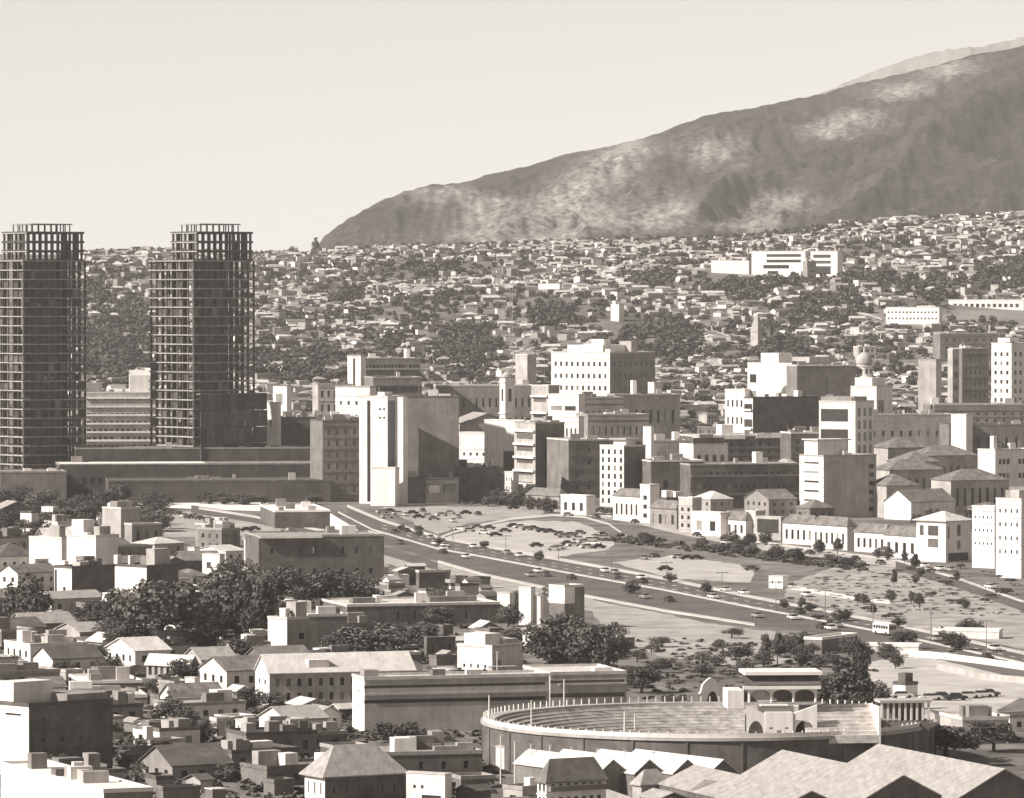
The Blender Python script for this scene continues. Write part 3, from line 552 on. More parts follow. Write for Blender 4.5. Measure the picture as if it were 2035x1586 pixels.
B('dark corner block with a white notched top right of the upright slabs', 'building', 1092, 1122, 1162, 1250, 1168, 40, D_, rm=RW, L=g(1, 2, .2, .12, .1, .6, .1), extras=[('coping', -.02, .5, -.03, 1.0, -4.5, 4.3, W_)])
B('cream tall house with blank left wall and rounded rear', 'building', 530, 570, 612, 1312, 1232, 44, M_, wl=W_, rm=RW, Rr=('r', [(.55, .5, .8, .65)]), wall2=L_, L=('r', [(.35, .08, .65, .11)]), extras=[('roof_house', .4, .9, .0, .5, 0, 4, L_), ('roof_tank', .1, .3, .2, .5, 0, 2.5, W_)])  # right face greyed to paint its shade
B('dark annex with thin white roof line behind the cream tall house', 'building', 604, 612, 690, 1300, 1226, 16, D_, rm=RW, depL=16)
B('long grey school with white gable end and two rows of tall windows', 'school', 502, 535, 822, 1404, 1338, 18, L_, L=g(2, 2, .3, .35, .1, .1, .1), Rr=('g', 13, 2, .36, .55, .02, .06, .08), rm=RW, wl=W_, roof='gx', gh=3.6, name='school_building', extras=[('roof_dormer', .28, .42, .1, .35, .8, 1.6, W_)])
B('very long grey factory with blank white end wall and ribbon windows', 'factory', 697, 724, 1092, 1458, 1352, 16, L_, Rr=('r', [(.0, .56, .98, .63), (.0, .84, .98, .90)]), L=('r', [(.3, .76, .6, .78), (.3, .5, .6, .515)]), rm=RW, wl=W_, glass=GM, name='factory', extras=[('ledge', .0, 1.0, -.03, -.001, -3.4, .4, L_), ('roof_box', .55, .63, .0, .12, 0, 1.5, W_)])
B('lower right wing of the long factory with a pale roof ledge', 'factory', 1090, 1094, 1246, 1425, 1342, 15, L_, Rr=('r', [(.0, .46, .98, .56), (.0, .80, .98, .87)]), rm=RW, depL=22, glass=GM, name='factory_wing', extras=[('ledge', .1, 1.0, -.03, -.001, -2.4, .4, L_)])
B('white villa with parapets and stepped terraces behind the long factory', 'villa', 908, 978, 1040, 1340, 1288, 48, W_, Rr=('r', [(.1, .1, .3, .5)]), L=g(4, 1, .3, .3, .1, .05, .5), rm=RW, name='villa', extras=[('roof_house', .0, .5, .2, .8, 0, 3, W_), ('parapet', .5, .95, .1, .9, 0, 1.6, L_)])
B('small dark roofed house left of the white parapet villa', 'house', 842, 848, 905, 1310, 1268, 20, K_, rm=RT, name='house', Rr=g(3, 1, .2, .4))
B('white house with dark opening at the right of the villa', 'house', 962, 978, 1012, 1300, 1274, 35, W_, rm=RW, name='house', Rr=('r', [(.2, .2, .5, .8)]))
B('white tall building at the left edge with a very dark right side', 'building', -30, 56, 212, 1545, 1405, 44, K_, wl=W_, Rr=g(4, 3, .2, .2), L=('r', [(.2, .86, .6, .89), (.2, .02, .45, .1)]), rm=RD, wall2=W_, extras=[('roof_house', .05, .5, .5, .95, 0, 4, W_), ('parapet', .5, .98, .1, .9, 0, 1.5, M_)])  # very dark right side is painted shade
B('white foreground building with big flat roof in the bottom left corner', 'building', -60, 205, 300, 1650, 1576, 23, D_, wl=W_, rm=PLAZA)  # white left face paints full sun, dark right face shade
B('raised wooden gallery with pale columns and sloping roof', 'gallery', 286, 376, 386, 1352, 1322, 56, L_, L=g(7, 1, .55, .7, .02, .1, .05), rm=RW, roof='gy', gh=2, name='gallery', depR=7)
B('white porch house with arches under the raised gallery', 'house', 366, 386, 396, 1400, 1348, 50, W_, rm=RW, name='house', L=g(2, 1, .4, .5))
B('long shed with bright sheet roof left of the dark triangular gable', 'shed', 160, 168, 280, 1372, 1362, 14, D_, rm=PLAZA, name='shed', depL=22)
B('longer low shed with a double pale roof edge below the first shed', 'shed', 128, 136, 290, 1402, 1392, 10, D_, rm=RW, name='shed', depL=18)
B('white cube hut right of the tree below the old school', 'hut', 466, 490, 504, 1470, 1432, 46, W_, rm=RW, name='hut', L=g(2, 1, .2, .5))
B('white chimneyed hut in the lower left yard', 'hut', 270, 298, 362, 1506, 1478, 40, W_, rm=RL, name='hut', extras=[('chimney', .0, .2, .3, .6, 0, 3, W_)])
B('square house with pale hipped roof and white windowed left wall in the foreground', 'house', 602, 645, 800, 1596, 1536, 30, K_, wl=W_, L=g(3, 1, .22, .55, .05, .1, .2), Rr=g(6, 1, .15, .4, .04, .1, .3), rm=RL, roof='hip', gh=4.2, name='house', wall2=D_, over=.8)  # right wall's dark tone paints the shade on that side
B('white foreground house with small square windows and an arched porch roof', 'house', 806, 884, 892, 1600, 1540, 60, W_, L=('r', [(.75, .5, .82, .62), (.55, .5, .62, .62), (.1, .05, .6, .3)]), rm=RW, name='house', depR=12)
B('dark long garage with pale rim roof right of the hipped house', 'garage', 752, 760, 958, 1545, 1502, 14, K_, rm=RL, name='garage', depL=18, Rr=g(4, 1, .2, .4))
B('round roofed kiosk building below the bullring', 'building', 1110, 1124, 1200, 1560, 1536, 20, L_, rm=RW, roof='hip', gh=2, depL=12)
B('colonial two storey house with long wooden balcony at the bottom edge', 'house', 1068, 1086, 1206, 1640, 1548, 30, W_, L=g(2, 3, .5, .6), Rr=g(7, 3, .5, .6), bandR=2, wall2=D_, rm=RT, roof='hip', gh=3, name='house')
B('small tiled house below the zigzag roofs', 'house', 1258, 1275, 1330, 1600, 1556, 30, L_, rm=RL, roof='hip', gh=2, name='house', Rr=g(3, 1, .3, .5))
B('white flat roofed hut left of the colonial house', 'hut', 985, 1020, 1028, 1530, 1486, 56, W_, rm=RW, name='hut', depR=8)
B('white narrow hut behind the zigzag roofs', 'hut', 1168, 1186, 1196, 1540, 1506, 50, W_, rm=RW, name='hut')
B('white pavilion with open side at the lower right edge', 'pavilion', 1903, 1914, 2008, 1480, 1432, 14, L_, rm=RW, depL=14, name='pavilion', Rr=('r', [(.0, .0, .97, .62)]))
B('white gatehouse with dark stepped top on the pale lot', 'gatehouse', 1778, 1800, 1826, 1386, 1362, 40, W_, rm=RD, name='gatehouse', extras=[('roof_step', .2, .8, .2, .8, 0, 2.4, K_)])
B('long bright shed on the right of the scrubby field beside the highway', 'shed', 1858, 1986, 1992, 1270, 1256, 74, W_, rm=PLAZA, name='shed', depR=9)
B('long flat white roofed depot below the highway', 'depot', 1600, 1634, 1712, 1300, 1272, 60, D_, rm=PLAZA, name='depot', depR=20)
B('narrow bright canopy running beside the lower edge of the highway', 'canopy', 1718, 1826, 1832, 1300, 1286, 76, W_, rm=PLAZA, name='canopy', depR=6)
B('white kiosk with small dark windows at the start of the footpath', 'kiosk', 1529, 1556, 1562, 1170, 1146, 52, W_, rm=RW, name='kiosk', L=g(2, 1, .2, .3), depR=6)
B('low white walled yard building left of the footpath sheds', 'building', 1208, 1215, 1262, 1290, 1268, 20, D_, rm=RW)
# market hall roofs, bottom right
for a, b, c, yb, yt, th, gh_, lab in ((1640, 1700, 1898, 1650, 1600, 20, 4.6, 'large market hall with dark gable left of the corner one'), (1850, 1902, 2100, 1650, 1590, 20, 4.8, 'corner market hall with dark gable at the bottom right'),
                                 (1490, 1540, 1690, 1655, 1612, 20, 3.0, 'broad market shed with low pitched grey roof')):
    B(lab, 'market hall', a, b, c, yb, yt, th, K_, rm=RL, roof='gy', gh=gh_, name='market_hall', depL=52, group='market halls', over=.2)
B('small open white box hut standing on the market roofs level', 'hut', 1530, 1552, 1590, 1575, 1546, 40, W_, rm=RD, name='hut', Rr=g(1, 1, .6, .7))
for i, x in enumerate((1190, 1262, 1338, 1410)):
    B('%s of four small zigzag roofed sheds below the bullring' % ('leftmost', 'second from left', 'third from left', 'rightmost')[i], 'shed', x - 34, x, x + 56, 1582, 1537, 35, D_, rm=RW, roof='gy', gh=2.2, name='shed', depL=26, group='zigzag sheds', over=.3)

# ---- special parts on named buildings
def face_disc(root, cx_, z, r, m, name, a0=0, a1=math.pi, n=16, thick=0.15):
    """half disc standing proud of the left (sunlit) face"""
    mb = MB(); P = [(-thick, cx_ + r * math.cos(a0 + (a1 - a0) * k / n), z + r * math.sin(a0 + (a1 - a0) * k / n)) for k in range(n + 1)]
    b = len(mb.v); mb.v += P + [(0.0, p[1], p[2]) for p in P]; mb.f.append(tuple(range(b, b + n + 1)))
    for k in range(n): mb.f.append((b + k, b + k + 1, b + n + 2 + k, b + n + 1 + k))
    return mb.build(name, m, root)
d_ = DIM[mu.name]; face_disc(mu, 3.6, d_['Ht'] - 14.5, 4.2, K_, 'mural_half_disc')
# church bell tower
def bell_tower():
    Y = 2500; s = Y / F; x = xat(1008, Y); zg = H(x, Y); top = zat(752, Y)
    t = empty('bell_tower', (x, Y, zg), R(30), 'white church bell tower with two tiers of arched openings', 'bell tower')
    w = 2.6; Hh = top - zg; mb = MB()
    for O, U, N in (((-w, -w, 0), (1, 0), (0, -1)), ((-w, -w, 0), (0, 1), (-1, 0)), ((-w, w, 0), (1, 0), (0, 1)), ((w, -w, 0), (0, 1), (1, 0))):
        wall_face(mb, O, U, N, 2 * w, Hh, [(1.7, Hh * .78, 3.5, Hh * .9), (1.7, Hh * .5, 3.5, Hh * .62)], 0.6)
    mb.build('wall', W_, t)
    for z in (.66, .96): MB().box(-w - .5, w + .5, -w - .5, w + .5, Hh * z, Hh * z + .6).build('cornice', W_, t)
    for k in (.5, .78):
        for a, b in (((-.9, .9), (-w + .35, -w + .5)), ((-w + .35, -w + .5), (-.9, .9))): put('opening', a[0], a[1], b[0], b[1], Hh * k, Hh * (k + .12), GL, t)
    MB().lathe([(w * .95, Hh + .6), (w * .9, Hh + 1.6), (w * .55, Hh + 2.8), (.15, Hh + 3.4)], 12).build('cupola', L_, t)
    NAMED.append((990, 1024, 745, 830, Y, x, 6))
bell_tower()
def basilica():
    Y = 2640; s = Y / F; xc = xat(1716, Y); zg = H(xc, Y)
    B('broad white basilica body with a stepped front below its dome', 'basilica', 1664, 1742, 1778, None, 770, 58, W_, Y=2600, rm=RW, Rr=('r', [(.1, .55, .45, .85), (.55, .5, .9, .7)]), L=('r', [(.8, .72, .9, .82)]), name='basilica',
      extras=[('upper_body', .1, .9, .15, .85, 0, 4.5, W_)])
    r = [o for o in bpy.data.objects if o.name == 'basilica'][0]; d = DIM['basilica']; h0 = d['Ht'] + 4.7; cx_, cy_ = d['Lr'] * .5, d['Ll'] * .5
    MB().lathe([(4.4, h0), (4.4, h0 + .6), (3.6, h0 + .7), (3.6, h0 + 5.2), (4.1, h0 + 5.4), (4.1, h0 + 6)], 16, cx_, cy_).build('drum', W_, r)
    MB().lathe([(3.9, h0 + 6.0), (4.2, h0 + 7.2), (4.0, h0 + 9), (3.2, h0 + 10.6), (1.9, h0 + 11.8), (.5, h0 + 12.4), (.5, h0 + 13.4), (.15, h0 + 15)], 20, cx_, cy_).build('dome', L_, r)
    for k in range(8):
        a = math.pi / 4 * k; o = put('drum_window', 3.55, 3.7, -.5, .5, h0 + 1.8, h0 + 4.2, GL, r); o.location = (cx_ + 3.6 * math.cos(a) + .5 * math.sin(a), cy_ + 3.6 * math.sin(a) - .5 * math.cos(a), h0 + 1.8); o.rotation_euler = (0, 0, a)
basilica()
# white upright slabs at the end of the big dark block
for a, c, lab in ((484, 496, 'left one of two tall white slabs against the big dark block'), (500, 514, 'right one of two tall white slabs against the big dark block')):
    B(lab, 'slab wall', a, c, c + 3, 1152, 1072, 55, W_, rm=RW, depR=2, name='slab_wall', group='white upright slabs')
# ramp wall of the underpass
def ramp_wall():
    a = ground(656, 1050); b = ground(722, 1052); h = zat(1020, a.y); mb = MB()
    A, Bp = (a.x, a.y, 0), (b.x, b.y - 25, 0); T = (a.x, a.y, h); k = .5
    for off in (0, k): mb.tri((A[0], A[1] + off, 0), (Bp[0], Bp[1] + off, 0), (T[0], T[1] + off, h))
    mb.quad(T, (T[0], T[1] + k, h), (Bp[0], Bp[1] + k, 0), Bp); mb.quad(A, (A[0], A[1] + k, 0), (T[0], T[1] + k, h), T)
    tag(mb.build('ramp_wall', mat('fresh_whitewash', 0.8, 0.1)), 'bright triangular ramp wall beside the highway underpass', 'wall')
ramp_wall()
def boundary_wall(label, P, h, m):
    mb = MB()
    for p, q in zip(P, P[1:]):
        a, b = ground(*p), ground(*q)
        for dy in (0, .5): mb.quad((a.x, a.y + dy, 0), (b.x, b.y + dy, 0), (b.x, b.y + dy, h), (a.x, a.y + dy, h))
        mb.quad((a.x, a.y, h), (b.x, b.y, h), (b.x, b.y + .5, h), (a.x, a.y + .5, h))
    tag(mb.build('boundary_wall', m), label, 'wall')
boundary_wall('long pale wall along the upper side of the pale lot', [(1770, 1303), (1850, 1308), (1950, 1320), (2100, 1342)], 1.6, W_)
boundary_wall('low pale wall along the bottom of the left parking lot', [(326, 1076), (400, 1075), (480, 1073)], 1.6, W_)
boundary_wall('pale wall zigzagging down the lower left yards', [(20, 1262), (120, 1285), (235, 1318)], 2.4, W_)
boundary_wall('low wall crossing below the right edge depot', [(1860, 1330), (1960, 1352), (2060, 1360)], 1.5, L_)

def arch_gate():
    p = ground(1390, 1398); t = empty('arch_gate', p, R(18), 'white curved gable gate with a dark arch behind the bullring', 'gate'); w, h = 5.6, 5.6; mb = MB(); n = 14
    def top(u): q = abs(u - .5) * 2; return h * (1 - .45 * q ** 1.5) - (0 if q < .75 else 1.0)
    def low(u): q = (u - .55) / .24; return 0 if abs(q) >= 1 else 2.6 * math.sqrt(1 - q * q)
    for y in (0, .9):
        for i in range(n): a, b = i / n, (i + 1) / n; mb.quad((w * a, y, low(a)), (w * b, y, low(b)), (w * b, y, top(b)), (w * a, y, top(a)))
    for i in range(n):
        a, b = i / n, (i + 1) / n
        for f_ in (top, low): mb.quad((w * a, 0, f_(a)), (w * b, 0, f_(b)), (w * b, .9, f_(b)), (w * a, .9, f_(a)))
    mb.build('wall', W_, t); put('gate_leaf', w * .32, w * .78, .45, .55, 0, 2.5, STEEL, t); NAMED.append((1350, 1425, 1330, 1398, p.y, p.x, 4))
arch_gate()

# ---------------------------------------------------------------- the two unfinished towers
def tower(shift, label, seed):
    rr = random.Random(seed); Y = 2380; s = Y / F; th = R(38); xc = 385 + shift
    x = xat(xc, Y); zg = 0; t = empty('unfinished_tower', (x, Y, zg), th, label, 'skyscraper', 'unfinished concrete towers')
    A = 115 * s / math.cos(th); Bq = 92 * s / math.sin(th)          # main plan: right face, left face
    ztop = zat(515, Y); fl = 18.45 * s; n = int(ztop / fl); nx, ny = 10, 8
    panels = 0
    def frame(x0, x1, y0, y1, z0, nf, nx, ny, inner=True, slab=True, fh=fl, cw=.55, m=STEEL, th_=.55):
        for k in range(nf + 1):
            z = z0 + k * fh
            o = put('floor_slab', x0 - .9, x1 + .9, y0 - .9, y1 + .9, z, z + th_, CON if th_ < .6 else STEEL, t)
            if k and rr.random() < .75: put('sunlit_slab_edge', x0 - 1.0, x0 - .9, y0 - .9, y1 + .9, z + .05, z + .45, CONL, t)  # paler strip paints sunlight on the left slab edges
        for i in range(nx + 1):
            for j in range(ny + 1):
                edge = i in (0, nx) or j in (0, ny)
                if not edge and not (inner and i % 2 == 0 and j % 2 == 0): continue
                cx_, cy_ = x0 + (x1 - x0) * i / nx, y0 + (y1 - y0) * j / ny
                put('column', cx_ - cw / 2, cx_ + cw / 2, cy_ - cw / 2, cy_ + cw / 2, z0, z0 + nf * fh, m, t)
    frame(0, A, 0, Bq, 0, n, nx, ny, cw=.7)
    z1 = n * fl
    # solid core and dark formwork screens
    put('lift_core', A * .28, A * .62, Bq * .08, Bq * .36, 0, z1 + fl * .2, K_, t)
    for k in range(n):      # hoist shaft bays and stacked props, uneven from floor to floor
        z = k * fl + .6
        for q in range(5):
            if rr.random() < .6: w_ = rr.uniform(1.2, 3.2); a = rr.uniform(0, A - w_); b = rr.uniform(1, Bq * .5); put('stacked_props', a, a + w_, b, b + .4, z, z + rr.uniform(1.2, fl - .8), rr.choice([STEEL, K_, CON]), t)
    for k in range(n):
        z = k * fl + .55
        for i in range(nx):
            pr = .85 if k < 9 and seed == 1 else (.2 if k > n - 2 else .35 if i > 6 else .55)
            if seed == 2 and i > 5 and k < 7: continue
            if rr.random() < pr * .62: put('formwork_screen', A * i / nx + .3, A * (i + 1) / nx - .3, .05, .2, z, z + (fl - .6) * rr.choice([1, 1, .6, .45]), rr.choice([STEEL, STEEL, K_, D_]), t)
        for j in range(ny):
            if rr.random() < (.06 if k in range(1, 7) else .2): put('formwork_screen', .05, .2, Bq * j / ny + .3, Bq * (j + 1) / ny - .3, z, z + fl - .6, STEEL, t)
    # set back upper storeys and crown frame
    ux0, ux1, uy0, uy1 = A * .1, A * .98, A * .05, Bq * .62
    frame(ux0, ux1, uy0, uy1, z1, 3, 9, 6, inner=False, cw=.85, th_=.95)
    put('lift_core', A * .78, A * .84, Bq * .1, Bq * .2, z1, z1 + fl * 2.3, K_, t)
    frame(A * .3, A * .92, Bq * .25, Bq * .7, z1 + 3 * fl, 1, 6, 4, inner=False, cw=.4)
    # protective enclosure round the lower right side
    if seed == 1:
        zt_ = zat(782, Y); w_ = A * 1.12 / 9; hh = zt_ / 6
        for a in range(9):
            for b in range(6): put('site_hoarding', A * .02 + a * w_, A * .02 + (a + 1) * w_ - .25, -4.5 + .3 * ((a + b) % 2), -4.0, b * hh, (b + 1) * hh - .3, STEEL, t)
        put('scaffold_deck', A * .02, A * 1.14, -3.9, -1, zt_ - .5, zt_ - .1, CON, t)
    NAMED.append((285 + shift, 520 + shift, 445, 990, Y, x, 40))
    return t
tower(0, 'right hand unfinished tower of bare floors and columns with dark lower enclosure', 1)
tower(-338, 'left hand unfinished tower of bare floors cut by the edge of the view', 2)

# ---------------------------------------------------------------- bullring
def bullring():
    zr = 8.0; Yc = (CAMZ - zr) * F / (1430 - HZ); xc = xat(1408, Yc, 1430); Rr = 450 * Yc / F
    t = empty('bullring', (xc, Yc, 0), 0, 'large round open bullring with stepped seating and a pale rim', 'bullring')
    N = 96
    def ring(name, pts, m, a0=0, a1=360, n=N):
        mb = MB(); k0 = len(pts)
        for i in range(n + 1):
            a = R(a0 + (a1 - a0) * i / n)
            for r, z in pts: mb.v.append((r * math.cos(a), r * math.sin(a), z))
        for i in range(n):
            for j in range(k0 - 1): mb.f.append((i * k0 + j, (i + 1) * k0 + j, (i + 1) * k0 + j + 1, i * k0 + j + 1))
        return mb.build(name, m, t)
    ring('outer_wall', [(Rr, 0), (Rr, zr - .3)], K_)
    ring('rim_walk', [(Rr + .35, zr - .6), (Rr + .35, zr), (Rr - 2.4, zr), (Rr - 2.4, zr - .5)], L_)
    nt_ = 12; r0, r1 = Rr - 2.4, 23.0
    for k in range(nt_):
        a, b = r0 + (r1 - r0) * k / nt_, r0 + (r1 - r0) * (k + 1) / nt_
        z0, z1 = zr - .5 - (zr - 2.2) * k / nt_, zr - .5 - (zr - 2.2) * (k + 1) / nt_
        ring('seating_step', [(a, z0), (b + .55, z0), (b + .55, z0 - .12), (b, z1)], mat('worn_step', 0.42, .5, .5, v2=.17))
    ring('barrier', [(r1, 2.2), (r1, 2.6), (r1 - .3, 2.6), (r1 - .3, .3)], D_)
    MB().lathe([(r1, .35), (0.01, .36)], 48).build('arena_floor', DIRTL, t)
    for k in range(150):
        a = R(360 * k / 150 + 1); o = put('rim_post', -.12, .12, -.12, .12, 0, 1.15, W_, t); o.location = ((Rr - .3) * math.cos(a), (Rr - .3) * math.sin(a), zr); o.rotation_euler = (0, 0, a)
    ring('parapet', [(Rr - .1, zr), (Rr - .1, zr + .75), (Rr - .35, zr + .75), (Rr - .35, zr)], W_, 180, 350, 60)
    for k in range(0, 40, 3):          # buttresses and dark bays of the outer wall
        a = R(180 + 4.5 * k + 2); o = put('pilaster', 0, .25, -.2, .2, 0, zr - .7, K_, t); o.location = ((Rr + .0) * math.cos(a) + .5 * math.sin(a), (Rr) * math.sin(a) - .5 * math.cos(a), 0); o.rotation_euler = (0, 0, a)
    NAMED.append((955, 1862, 1395, 1520, Yc - 45, xc, 46)); NAMED.append((955, 1862, 1395, 1470, Yc, xc, 46))
    for px, py, h in ((972, 1428, 4.5), (1056, 1450, 5.5), (1121, 1405, 5.5), (1241, 1462, 4.5), (1262, 1450, 3)):
        d = ray(px, py); k = (CAMZ - zr) / -d.z; o = link('mast', MB().cyl(0, 0, 0, h, .16, .10, 8).mesh('mast', W_), t); o.location = (d.x * k - xc, d.y * k - Yc, zr)
    return xc, Yc, Rr
BX, BY, BR = bullring()
def gate_portico():
    Y = 990; s = Y / F; x0 = xat(1476, Y); t = empty('ring_gatehouse', (x0, Y, 0), R(4), 'white gatehouse with columned upper gallery and two arched stairs on the bullring', 'gatehouse')
    Wd = (1628 - 1476) * s; zt = zat(1335, Y); zl = zat(1392, Y); zb = zat(1462, Y); zf = zat(1412, Y)
    # upper gallery
    put('roof', .3, Wd + .6, -1, 9, zt - .6, zt, PLAZA, t); put('roof_slope', .0, Wd + .3, -1.5, -.5, zt - 3.2, zt - 2.6, W_, t)
    mb = MB(); mb.quad((.2, -1.2, zt - 2.4), (Wd + .2, -1.2, zt - 2.4), (Wd + .2, 1.0, zt - .6), (.2, 1.0, zt - .6)); mb.build('tiled_apron', RD, t)
    for k in range(4): MB().cyl(1.2 + (Wd - 1.8) * k / 3, -.6, zl - .3, zt - 3.2, .26, .22, 10).build('column', W_, t)
    for k in range(3):
        a0 = 1.2 + (Wd - 1.8) * k / 3; a1 = 1.2 + (Wd - 1.8) * (k + 1) / 3; mb = MB(); n = 10; c = (a0 + a1) / 2; hw = (a1 - a0) / 2 - .2
        P = [(c - hw * math.cos(math.pi * i / n), zt - 4.4 + 1.1 * math.sin(math.pi * i / n)) for i in range(n + 1)]
        for p, q in zip(P, P[1:]): mb.quad((p[0], -.55, p[1]), (q[0], -.55, q[1]), (q[0], -.55, zt - 3.2), (p[0], -.55, zt - 3.2))
        mb.build('arch', W_, t)
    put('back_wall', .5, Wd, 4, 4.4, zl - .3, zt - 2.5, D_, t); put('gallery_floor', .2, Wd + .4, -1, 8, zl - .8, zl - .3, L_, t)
    put('side_wall', -2.8, .2, -.5, 8, zl - 1.5, zt - 3.4, W_, t); put('bench_box', 2.5, Wd - 5, -3.4, -1.1, zf - .2, zf + 1.0, D_, t); put('bench_top', 3, Wd - 6, -3.5, -1.2, zf + 1.05, zf + 1.25, W_, t)
    # lower facade
    c0, c1 = (1516 - 1476) * s, (1570 - 1476) * s
    mb = MB(); wall_face(mb, (c0, -5.2, zb - 3), (1, 0), (0, -1), c1 - c0, zf - zb + 3, [(.7, 4.6, 1.4, 4.95), (2.1, 3.9, 2.9, 4.4), (3.6, 4.6, 4.3, 4.95)], .4); mb.build('facade', W_, t)
    put('facade_block', c0 + .01, c1 - .01, -4.8, -1.0, zb - 3, zf - .02, W_, t)
    for sgn, xa, xb in ((-1, .2, c0), (1, c1, c1 + 4.6)):
        mb = MB(); n = 12; rev = sgn < 0; Lx = xb - xa
        def hz_(u): return zf - .3 + ((1.6 * u) if sgn > 0 else 1.6 * (1 - u))
        for i in range(n):
            u0, u1 = i / n, (i + 1) / n
            def arch(u):
                q = (u - .5) / .42
                return zb - 3 if abs(q) >= 1 else zb + .2 + 2.9 * math.sqrt(1 - q * q)
            mb.quad((xa + Lx * u0, -4.6, arch(u0)), (xa + Lx * u1, -4.6, arch(u1)), (xa + Lx * u1, -4.6, hz_(u1)), (xa + Lx * u0, -4.6, hz_(u0)))
            mb.quad((xa + Lx * u0, -4.6, hz_(u0)), (xa + Lx * u1, -4.6, hz_(u1)), (xa + Lx * u1, -3.6, hz_(u1)), (xa + Lx * u0, -3.6, hz_(u0)))
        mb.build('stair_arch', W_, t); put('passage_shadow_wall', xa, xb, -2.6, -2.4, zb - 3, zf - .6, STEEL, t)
    NAMED.append((1470, 1640, 1335, 1465, Y - 6, x0 + 6, 10))
gate_portico()
def stand(label, P, m, h1):
    """sloping block of terraces: plan polygon in pixel columns on the ring rim level"""
    Y0, Y1 = 984, 1010
    xa, xb = xat(P[0], Y0), xat(P[1], Y0); t = empty('grandstand', (xa, Y0, 0), R(P[3]), label, 'grandstand'); n = 9; Wd = xb - xa
    for k in range(n):
        z = zat(P[2], Y0) + h1 * k / n; put('terrace_step', 0, Wd, 1.0 * k, 1.0 * (k + 1), z - 1.5, z, m, t)
    put('side_wall', Wd, Wd + .4, 0, 1.0 * n, 5, zat(P[2], Y0) + h1 * .9, W_, t)
stand('bright sloping grandstand right of the gatehouse on the bullring', (1606, 1750, 1462, 8), mat('lime_washed_step', .62, .35, .5), 5.8)
def arcade():
    Y = 1003; s = Y / F; x0 = xat(1752, Y); t = empty('arcade', (x0, Y, 0), R(8), 'roofed arcade with pale columns on the right rim of the bullring', 'arcade'); Wd = 98 * s
    zb, zt = zat(1432, Y), zat(1392, Y)
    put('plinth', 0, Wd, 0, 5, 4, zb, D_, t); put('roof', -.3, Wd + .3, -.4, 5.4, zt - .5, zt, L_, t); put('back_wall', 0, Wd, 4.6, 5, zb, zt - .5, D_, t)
    for k in range(9): put('column', Wd * k / 8.3, Wd * k / 8.3 + .38, -.1, .3, zb, zt - .5, W_, t)
    NAMED.append((1750, 1850, 1392, 1450, Y, x0, 8))
arcade()
MASTM = MB().cyl(0, 0, 0, 9, .14, .09, 8).mesh('shaft', W_)
def mast(px, py, h, label, grp='masts in front of the bullring'):
    p = ground(px, py); t = empty('mast', p, 0, label, 'mast', grp); o = link('shaft', MASTM, t); o.scale = (1, 1, h / 9)
    put('cap', -.35, .35, -.1, .1, h, h + .25, L_, t)
for i, (px, yt) in enumerate(((995, 1462), (1023, 1474), (1055, 1480), (1093, 1482), (1136, 1486), (1187, 1490), (1242, 1492), (1299, 1496))):
    Yp = 975 - i * 2; py = pix(xat(px, Yp), Yp, 0)[1]
    mast(px, py, zat(yt, Yp), '%s thin pale mast from the left before the bullring wall' % ('first', 'second', 'third', 'fourth', 'fifth', 'sixth', 'seventh', 'eighth')[i])
mast(988, 1440, 15, 'tallest thin mast rising in front of the long factory', 'tall masts')
LAMPM = MB().cyl(0, 0, 0, 8.5, .13, .08, 6).mesh('pole', D_); ARM = MB().box(-1.6, 1.6, -.1, .1, 8.4, 8.6).box(-1.9, -1.2, -.2, .2, 8.3, 8.5).box(1.2, 1.9, -.2, .2, 8.3, 8.5).mesh('lamp_head', D_)
xs = [800, 900, 1005, 1110, 1215, 1325, 1435, 1542, 1640, 1735, 1850, 1960]
for i, x in enumerate(xs):
    p = ground(x, interp(x, HWM)); near = 'beside the underpass' if x < 1000 else 'above the white upright slabs' if x < 1300 else 'below the footpath kiosk' if x < 1600 else 'near the white bus'
    t = empty('street_lamp', p, 0, 'thin double armed street lamp on the highway median ' + near, 'street lamp', 'street lamps on the highway median ' + near); link('pole', LAMPM, t); link('lamp_head', ARM, t)

# ---------------------------------------------------------------- vehicles
def carmeshes():
    b = MB()
    prof = [(-2.3, .35), (-2.35, .75), (-1.5, .92), (1.15, .95), (2.2, .80), (2.3, .35)]
    w = .85
    for p, q in zip(prof, prof[1:]): b.quad((p[0], -w, p[1]), (q[0], -w, q[1]), (q[0], w, q[1]), (p[0], w, p[1]))
    n = len(b.v)
    for sgn in (-w, w): k = len(b.v); b.v += [(p[0], sgn, p[1]) for p in prof]; b.f.append(tuple(range(k, k + len(prof))))
    b.box(-.95, .65, -.66, .66, 1.40, 1.46)
    gls = MB(); A = [(-1.6, .9), (-1.0, 1.4), (.7, 1.4), (1.25, .92)]
    for sgn in (-.72, .72): k = len(gls.v); gls.v += [(p[0], sgn * (1 if p[1] < 1 else .92), p[1]) for p in A]; gls.f.append((k, k + 1, k + 2, k + 3))
    gls.quad((-1.6, -.72, .9), (-1.6, .72, .9), (-1.0, .66, 1.4), (-1.0, -.66, 1.4)); gls.quad((1.25, -.72, .92), (1.25, .72, .92), (.7, .66, 1.4), (.7, -.66, 1.4))
    wh = MB(); k = 12; r = .34
    for sgn in (0, .2): wh.v += [(r * math.cos(2 * math.pi * i / k), sgn, r * math.sin(2 * math.pi * i / k)) for i in range(k)]
    wh.f += [tuple(range(k)), tuple(range(k, 2 * k))] + [(i, (i + 1) % k, k + (i + 1) % k, k + i) for i in range(k)]
    return b, gls.mesh('window', GL), wh.mesh('wheel', RUB)
cb, cg, cw_ = carmeshes(); CB = [cb.mesh('body', m) for m in CARS]
TONES = ['white', 'grey', 'black', 'dark']
